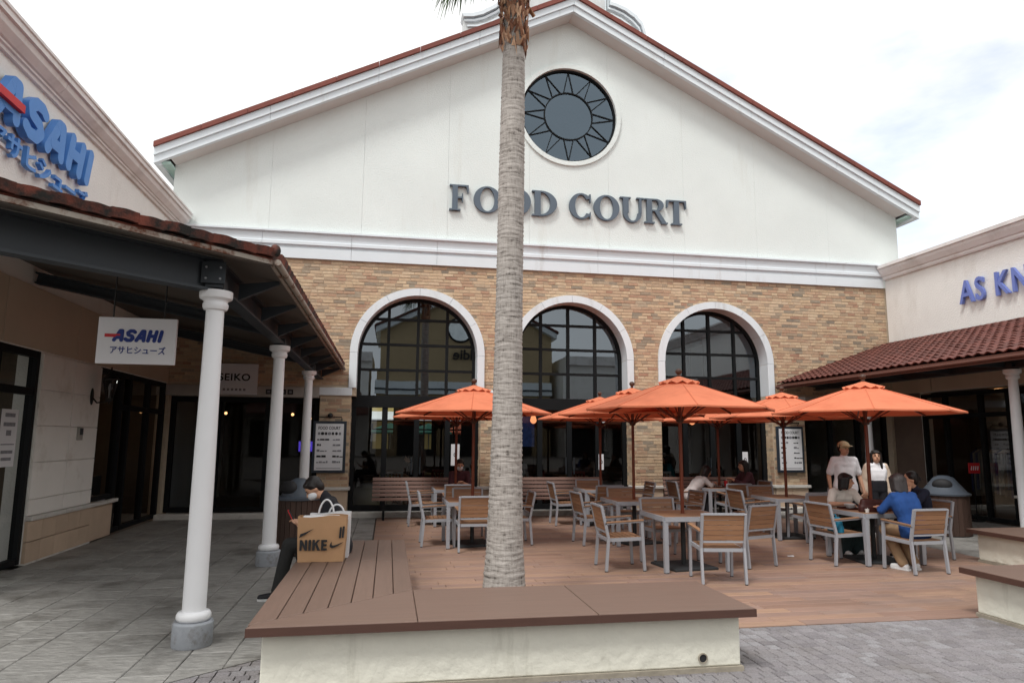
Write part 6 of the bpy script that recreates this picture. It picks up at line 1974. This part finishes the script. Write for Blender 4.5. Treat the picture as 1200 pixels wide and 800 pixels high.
# standing couple
J = stand(1.72, face=(-.25,.9,-.05)); J.update({'elL':(-.27,-.03,1.12),'wrL':(-.29,.06,.88),'elR':(.27,-.03,1.12),'wrR':(.28,.05,.88)})
person('man in beige cap and white T-shirt standing before the right shops', (8.02,11.08,0), 168, J, c_white, c_black, c_shoew, 'short', sleeve=0.45, cap=True, fat=1.06)
J = stand(1.56, face=(.3,.9,.1)); J.update({'elL':(-.25,-.03,1.01),'elR':(.25,-.03,1.01),'wrL':(-.27,.04,.80),'wrR':(.27,.04,.80)})
person('woman in beige jacket, white top and black trousers standing beside the capped man', (8.98,11.5,0), 172, J, c_white, c_black, c_shoew, 'long', sleeve=0.2, jacket=c_beige, high=True)
# table of three
J = sit(seat=.45, lean=0.55, face=(-.85,.5,-.08), back=-.02, knee_y=.42, foot_y=.36)
J.update({'elL':(-.25,.32,.76),'wrL':(-.10,.52,.78),'elR':(.27,.30,.76),'wrR':(.12,.48,.78)})
person('woman in cream T-shirt with dark bob leaning on the table of three', (7.12,10.12,0), 178, J, c_cream, c_green, c_shoew, 'bob', sleeve=0.42, skirt=True)
J = sit(seat=.45, lean=0.34, face=(.12,.98,-.1), back=0.0, knee_y=.40, foot_y=.12)
J.update({'elL':(-.26,.28,.78),'wrL':(-.12,.46,.80),'elR':(.27,.26,.76),'wrR':(.14,.44,.80)})
person('person in blue top seen from behind at the table of three', (7.10,8.42,0), 8, J, c_blue, c_khaki, c_shoew, 'bob', hairm=m_hairg, sleeve=0.8, fat=1.12)
J = sit(seat=.45, lean=0.36, face=(.45,.85,-.12), back=-.02)
J.update({'elL':(-.16,.34,.80),'wrL':(-.03,.30,.98),'haL':(.0,.26,1.06),'elR':(.24,.30,.78),'wrR':(.12,.50,.79)})
person('person in navy with a hand at the mouth at the table of three', (8.12,9.40,0), 96, J, c_navy, c_black, c_shoe, 'tied', sleeve=0.4)
# diners near the windows
J = sit(seat=.45, lean=0.72, face=(0,.9,-.4), back=-.02); J.update({'elL':(-.22,.40,.76),'wrL':(-.06,.54,.80),'elR':(.22,.40,.76),'wrR':(.06,.54,.80)})
person('diner in pale grey top bent over a bowl under the right arch', (6.52,14.25,0), -90, J, cloth_m('pale_grey_cotton', rgb(188,180,178)), c_black, c_shoe, 'bob', sleeve=0.9)
J = sit(seat=.45, lean=0.25, face=(.1,1,-.1), back=0.0); J.update({'elL':(-.2,.30,.78),'wrL':(-.06,.46,.88),'elR':(.2,.30,.78),'wrR':(.06,.48,.84)})
person('woman with long dark hair in maroon dining under the right arch', (7.98,14.25,0), 90, J, c_maroon, c_black, c_shoe, 'long', sleeve=0.9)
J = sit(seat=.44, lean=0.30, face=(0,.9,-.3), back=0.0); J.update({'elL':(-.2,.28,.72),'wrL':(-.05,.42,.80),'elR':(.2,.28,.72),'wrR':(.05,.42,.78)})
person('person in maroon top sitting on the slatted bench under the left arch', (1.56,15.22,0), 180, J, c_maroon, c_char, c_shoe, 'short', sleeve=0.45, mask=True)

# ------------------------------------------------------------------ things on the tables
m_cup = pmat('paper_cup', (0.72,0.71,0.68), 0.6); m_tray = pmat('lacquer_tray', rgb(64,26,22), 0.35); m_tote = pmat('brown_leather', rgb(70,34,30), 0.5, var=0.15, scale=6)
ZTB = 0.7215
def tray(x, y, dg, label):
    o = thing('meal_tray', label, 'tray', (x,y,ZTB)); o.rotation_euler = (0,0,math.radians(dg))
    q = MB(); q.box(-.20,.20,-.14,.14,0.0005,.012); q.box(-.20,.20,-.14,-.128,.012,.026); q.box(-.20,.20,.128,.14,.012,.026); q.box(-.20,-.188,-.127,.127,.012,.026); q.box(.188,.20,-.127,.127,.012,.026); local(q.build('tray', m_tray), o)
    q = MB(); q.lathe([(.045,.0125),(.075,.05),(.085,.075),(.08,.076),(.065,.045),(.03,.03)],20,(-.08,0,0)); local(q.build('bowl', m_cup, smooth=50), o)
    q = MB(); q.lathe([(.06,.0125),(.085,.022),(.083,.025),(.05,.018)],20,(.10,.01,0)); local(q.build('plate', m_cup, smooth=50), o)
tray(7.06,14.15,4,'dark tray with white bowl before the diner in pale grey')
tray(7.48,14.30,-4,'dark tray with plate before the woman in maroon')
tray(6.98,9.46,2,'dark tray with bowl before the woman in cream T-shirt')
def cup(x, y, r, h, label, mt=None):
    o = thing('cup', label, 'cup', (x,y,ZTB)); q = MB(); q.lathe([(r*.78,.0005),(r,h),(r*.94,h),(r*.74,.012)],18,(x,y,ZTB)); q.build('cup_wall', mt or m_cup, o, smooth=50)
    q = MB(); q.lathe([(.004,.0),(.004,h*0.4)],6,(x+.01,y,ZTB+h*0.9)); q.build('straw', m_cup, o)
cup(7.40,9.02,.045,.10,'white paper cup on the table of three next to the handbag')
cup(6.80,8.95,.03,.05,'tiny white cup at the corner of the table of three')
cup(7.30,14.1,.04,.14,'red paper cup with straw between the two trays',m_red)
def slump_bag(x, y, z_, w_, d_, h_, mt, label, name='handbag', hook=True, dg=0):
    o = thing(name, label, 'bag', (x,y,z_)); o.rotation_euler = (0,0,math.radians(dg)); q = MB()
    for t in (0,.35,.7,1): cap_(q, (-w_/2*(1-.12*t),0,h_*.16+h_*.7*t), d_/2*(1-.25*t), (w_/2*(1-.12*t),0,h_*.16+h_*.7*t*(1-.15*(t>0.5))), d_/2*(1-.25*t))
    cap_(q, (-w_/2,0,d_/2), d_/2, (w_/2,0,d_/2), d_/2)
    fuse(q, 'bag_body', mt, o, 0.012, 2)
    if hook:
        q = MB(); q.path([(-w_*.25,0,h_*.85),(-w_*.18,.01,h_*1.25),(w_*.18,.01,h_*1.25),(w_*.25,0,h_*.85)],.008,6); local(q.build('handle', mt, smooth=50), o)
slump_bag(6.95,9.02,ZTB+.001,.30,.12,.17,m_tote,'brown leather handbag on the table of three', dg=-12, hook=False)
slump_bag(7.26,9.12,ZTB+.001,.26,.11,.14,MATS['lacquer_tray'],'dark red pouch lying beside the brown handbag','pouch', dg=10, hook=False)
slump_bag(6.40,9.12,.437,.24,.13,.20,pmat('blue_nylon', rgb(20,110,140), .6),'bright blue bag on the seat of an armchair at the table of three','blue_bag', dg=80)
o = thing('paper_scrap', 'scrap of white paper on the terrace planks', 'litter', (6.05,9.75,0))
q = MB(); q.add([(6.0,9.72,.004),(6.09,9.70,.003),(6.12,9.77,.012),(6.03,9.80,.004),(6.0,9.72,.006),(6.09,9.70,.005),(6.12,9.77,.014),(6.03,9.80,.006)],[(3,2,1,0),(4,5,6,7),(0,1,5,4),(1,2,6,5),(2,3,7,6),(3,0,4,7)]); q.build('sheet', m_paper, o)

# notices taped on the window glass
for (x, z0, z1, w_, lb) in ((1.58,1.10,1.60,.20,'white notice on the left arch door behind the person on the bench'),(5.18,1.0,1.38,.13,'white notice with black sign on the middle arch door'),(9.02,1.05,1.45,.15,'white notice with black sign on the right arch door'),):
    o = thing('window_notice', lb, 'notice', (x,GY-.06,z0))
    q = MB(); q.box(x-w_/2,x+w_/2,GY-.062,GY-.058,z0,z1); q.build('sheet', m_paper, o)
    q = MB(); q.ring([(x+.038*math.cos(2*PI*i/14),(z0+z1)/2+.05*math.sin(2*PI*i/14)) for i in range(14)],[(x+.024*math.cos(2*PI*i/14),(z0+z1)/2+.034*math.sin(2*PI*i/14)) for i in range(14)],'y',GY-.064,GY-.0625); q.build('mark', m_ink, o)

# ------------------------------------------------------------------ dining room seen through the glass
m_inred = pmat('indoor_red_seat', rgb(120,44,40), .6); m_inwh = pmat('indoor_white_chair', rgb(190,190,190), .5)
def in_chair(x, y, dg, mt, lb):
    o = thing('dining_chair', lb, 'chair', (x,y,.02), 'chairs inside the hall'); o.rotation_euler = (0,0,math.radians(dg))
    for sx in (-1,1):
        for sy in (-1,1):
            q = MB(); q.bar((sx*.19,sy*.19,0),(sx*.19,sy*.19,.44 if sy>0 else .85),.025,.025); local(q.build('leg', mt), o)
    q = MB(); q.box(-.21,.21,-.21,.21,.44,.47); local(q.build('seat', mt), o)
    for k in range(5):
        q = MB(); q.bar((-.16+.08*k,-.19,.50),(-.16+.08*k,-.19,.83),.03,.015); local(q.build('spindle', mt), o)
    q = MB(); q.bar((-.2,-.19,.85),(.2,-.19,.85),.03,.05); local(q.build('top_rail', mt), o)
def in_table(x, y, lb):
    o = thing('dining_table', lb, 'table', (x,y,.02), 'tables inside the hall')
    q = MB(); q.box(-.4,.4,-.4,.4,.70,.74); local(q.build('top', pmat('indoor_table', rgb(150,120,90), .4)), o)
    q = MB(); q.lathe([(.25,0),(.25,.02),(.04,.05),(.035,.70)],14); local(q.build('pedestal', m_alu), o)
for i, (x, y_) in enumerate(((0.2,18.4),(1.4,19.6),(3.4,18.3),(5.0,18.6),(7.4,18.5),(9.0,19.2))):
    wn = ('left','left','middle','middle','right','right')[i]; nf = ('near','far')[i % 2]
    in_table(x, y_, 'dining table inside the %s arch, the %s one' % (wn, ('nearer its left jamb','nearer its right jamb')[i % 2]))
    sd_ = ('its left jamb','its right jamb')[i % 2]
    in_chair(x, y_-.55, 0, m_inwh if i % 2 == 0 else m_inred, 'dining chair with its back to the glass inside the %s arch, nearer %s' % (wn, sd_))
    in_chair(x+.55, y_, 90, m_inred if i % 2 == 0 else m_inwh, 'dining chair turned sideways inside the %s arch, nearer %s' % (wn, sd_))
J = sit(seat=.47, lean=.2, floor=.02)
person('person in grey shirt sitting with back to the glass inside the middle arch', (3.4,17.8,0.02), 0, J, cloth_m('grey_cotton', rgb(150,152,158)), c_black, c_shoe, 'short', sleeve=.45)
J = sit(seat=.47, lean=.3, floor=.02)
person('person in dark shirt at the dining table inside the left arch', (0.75,18.4,0.02), 90, J, c_navy, c_black, c_shoe, 'short', sleeve=.45)
J = sit(seat=.47, lean=.3, floor=.02)
person('person in teal shirt dining inside the right arch', (7.95,18.5,0.02), 90, J, cloth_m('teal_cotton', rgb(40,110,120)), c_black, c_shoe, 'bob', sleeve=.45)
for i, (x, y_, zz) in enumerate(((3.75,20.0,2.30),(4.25,20.0,2.28),(5.0,19.2,2.45),(9.3,20.0,2.3))):
    o = thing('orange_pendant', 'orange glowing pendant lamp inside the %s' % ('middle arch, its left one','middle arch, its centre one','middle arch, its right one','right arch')[i], 'lamp', (x,y_,zz))
    q = MB(); q.lathe([(.02,.16),(.07,.12),(.10,.0),(.07,-.06),(.02,-.09)][::-1],14,(x,y_,zz)); q.build('shade', pmat('orange_glow', (1,.4,.2), .5, emit=(1.0,.35,.15), emit_s=1.3), o, smooth=50)
    q = MB(); q.tube((x,y_,zz+.15),(x,y_,5.9),.006,n=6); q.build('cord', m_ink, o)
o = thing('menu_screen', 'blue menu panel hanging inside the middle arch', 'screen', (4.15,21.5,1.4))
q = MB(); q.box(3.85,4.6,21.5,21.55,1.5,2.45); q.build('panel', pmat('blue_panel', rgb(40,70,140), .4, var=.9, scale=9, emit=rgb(60,84,140), emit_s=.1), o)
q = MB(); q.box(3.82,4.63,21.551,21.58,1.47,2.48); q.build('frame', m_ink, o)
for x in (3.9,4.6):
    q = MB(); q.tube((x,21.56,.02),(x,21.56,1.45),.02,n=8); q.build('post', m_ink, o)
# parasols and hedge on the far side of the hall
for i, (x, y_, c, nm) in enumerate(((-1.9,32.5,rgb(70,130,190),'blue'),(0.1,33.0,rgb(40,140,120),'teal'),(1.9,33.0,rgb(40,140,120),'teal'),(3.6,33.5,rgb(220,110,70),'orange'))):
    o = thing('far_parasol', '%s parasol seen through the hall, %s' % (nm, ('left of the others','next to the blue one','between teal and orange','right of the others')[i]), 'parasol', (x,y_,-.05), 'parasols on the far terrace')
    q = MB(); q.lathe([(1.3,2.0),(1.28,2.06),(.6,2.3),(.03,2.5)],8,(x,y_,-.05)); q.build('canopy', pmat('canvas_'+nm, c, .8, translucent=.2), o)
    q = MB(); q.tube((x,y_,-.05),(x,y_,2.3),.025,n=8); q.build('pole', m_alu, o)
    q = MB(); q.lathe([(.3,0),(.3,.04),(.05,.06)],12,(x,y_,-.06)); q.build('base', m_cast, o)

fs_ = thing('far_shop', 'ochre shop front glimpsed through the hall windows', 'building', (1.0,41,0))
m_och = pmat('ochre_render', rgb(190,170,110), .85, var=.08, scale=1)
q = MB(); q.box(-16,18,41,44,-.06,6.5); q.build('wall', m_och, fs_)
for k in range(11):
    q = MB(); q.box(-15+3*k,-12.9+3*k,40.94,40.999,.3,2.6); q.build('shop_window', m_black, fs_)
    q = MB(); q.box(-14.6+3*k,-13.3+3*k,40.93,40.999,3.6,5.2); q.build('upper_window', pmat('pale_blind', rgb(206,206,198), .7), fs_)
q = MB(); q.prism([(40.99,3.3),(39.2,2.8),(39.2,2.72),(40.99,3.15)],'x',-16,18); q.build('canopy', m_trim, fs_)
for i, (x, y_) in enumerate(((-2.6,36.5),(0.9,37.0),(4.3,36.2))):
    o = thing('clipped_shrub', 'green shrub beyond the hall, %s' % ('left of the teal parasols','behind the teal parasols','behind the orange parasol')[i], 'shrub', (x,y_,-.06))
    rs = random.Random(60+i); q = MB()
    for k in range(420):
        u = Vector((rs.gauss(0,1),rs.gauss(0,1),rs.gauss(0,1))).normalized()*rs.uniform(.5,1); c = Vector((x,y_,.75))+Vector((u.x*.7,u.y*.7,u.z*.75)); t = Vector((rs.uniform(-1,1),rs.uniform(-1,1),rs.uniform(-1,1))).normalized()*.08; b_ = t.orthogonal().normalized()*.05
        q.add([c-t,c+b_,c+t,c-b_],[(0,1,2,3)])
    ob = q.build('foliage', m_frond, o); tag(ob, kind='stuff')
    q = MB(); q.tube((x,y_,-.06),(x,y_,.8),.04,.02,n=6); q.build('stem', m_fib, o)

# ------------------------------------------------------------------ the shops across the yard, mirrored in the arch glass
m_tan = pmat('tan_render', rgb(176,156,122), .85, var=.06, scale=1.2, bump=.3, bscale=20)
KF = 1.554                   # set back to Y = -40, sized to match
class MBF(MB):
    def build(self, *a_, **k_):
        self.v = [(x*KF, 32.9+(y_-32.9)*KF, 1.72+(z_-1.72)*KF) for x, y_, z_ in self.v]
        return MB.build(self, *a_, **k_)
sb = thing('opposite_shop', 'tan gabled shop across the yard behind the viewer', 'building', (8,-46,0))
YS = -14.0
XM = 5.2; HW = 6.3
zr = lambda x: 11.9-.5*abs(x-XM)
q = MBF(); q.prism([(XM-HW+.3,-.06),(XM+HW-.3,-.06),(XM+HW-.3,zr(XM+HW-.3)),(XM,zr(XM)),(XM-HW+.3,zr(XM-HW+.3))],'y',YS-8,YS); q.build('wall', m_tan, sb)
for s in (-1,1):
    q = MBF(); q.prism([(XM,zr(XM)+.35),(XM+s*HW,zr(XM+HW)+.35),(XM+s*HW,zr(XM+HW)),(XM,zr(XM))],'y',YS-8.2,YS+.5); q.build('roof', m_trim, sb)
    q = MBF(); q.prism([(XM,zr(XM)+.55),(XM+s*(HW+.1),zr(XM+HW)+.50),(XM+s*(HW+.1),zr(XM+HW)+.351),(XM,zr(XM)+.351)],'y',YS-8.2,YS+.6); q.build('roof_tiles', m_tile_red, sb)
q = MBF(); q.box(XM-HW+.2,XM+HW-.2,YS+.001,YS+.25,4.7,5.6); q.build('frieze', m_trim, sb)
q = MBF(); q.box(XM-HW+.2,XM+HW-.2,YS+.251,YS+.32,5.0,5.1); q.build('frieze_line', m_beam, sb)
q = MBF(); q.ring([(XM-.5+.95*math.cos(2*PI*i/40),9.2+.95*math.sin(2*PI*i/40)) for i in range(40)],[(XM-.5+.82*math.cos(2*PI*i/40),9.2+.82*math.sin(2*PI*i/40)) for i in range(40)],'y',YS+.001,YS+.06); q.build('round_window_ring', m_black, sb)
q = MBF(); q.prism([(XM-.5+.82*math.cos(2*PI*i/40),9.2+.82*math.sin(2*PI*i/40)) for i in range(40)],'y',YS+.001,YS+.03); q.build('round_window', pmat('pale_window', (0.85,.9,.9), .15, metal=.85), sb)
for k in range(3):
    q = MBF(); q.box(XM-4.6+3.3*k,XM-2.0+3.3*k,YS+.001,YS+.08,.1,3.4); q.build('shop_window', m_ink, sb)
put_text('eddie', 3.4, 1.15, .06, m_ink, 'shop_letters', (-1,0,0), (0,0,1), ((XM+1.2)*KF,-39.88,1.72+(7.1-1.72)*KF), sb, bold=.02)
for i, (x0, x1, y0, h, lb) in enumerate(((-30,-1.3,-13.0,7.2,'long pale shop row left of the tan gabled shop across the yard'),(11.8,34,-12.5,7.4,'long pale shop row right of the tan gabled shop across the yard'))):
    o = thing('opposite_row', lb, 'building', ((x0+x1)/2,-42,0))
    q = MBF(); q.box(x0,x1,y0-7,y0,-.06,h); q.build('wall', m_plast, o)
    q = MBF(); q.box(x0,x1,y0+.001,y0+.3,h-.5,h+.1); q.build('cornice', m_cornice, o)
    q = MBF(); q.prism([(y0+.001,4.3),(y0+3.0,3.2),(y0+3.0,3.1),(y0+.001,4.1)],'x',x0,x1); q.build('canopy', m_tile_red, o)
    for k in range(int((x1-x0)/3)):
        q = MBF(); q.box(x0+.4+3*k,x0+2.8+3*k,y0+.001,y0+.06,.3,2.8); q.build('shop_window', m_ink, o)
for k, x in enumerate((3.2,15.0)):
    o = thing('yard_lamp', ('black lamp post before the tan gabled shop','black lamp post before the long pale shop row')[k], 'lamp post', (x*1.2,-28,0))
    q = MBF(); q.lathe([(.16,-.06),(.16,.3),(.07,.4),(.05,4.0)],12,(x,-6.5,0)); q.build('post', m_iron, o)
    q = MBF(); q.lathe([(.08,4.0),(.2,4.45),(.22,4.5),(.05,4.75),(.02,4.9)],8,(x,-6.5,0)); q.build('lantern', m_iron, o)
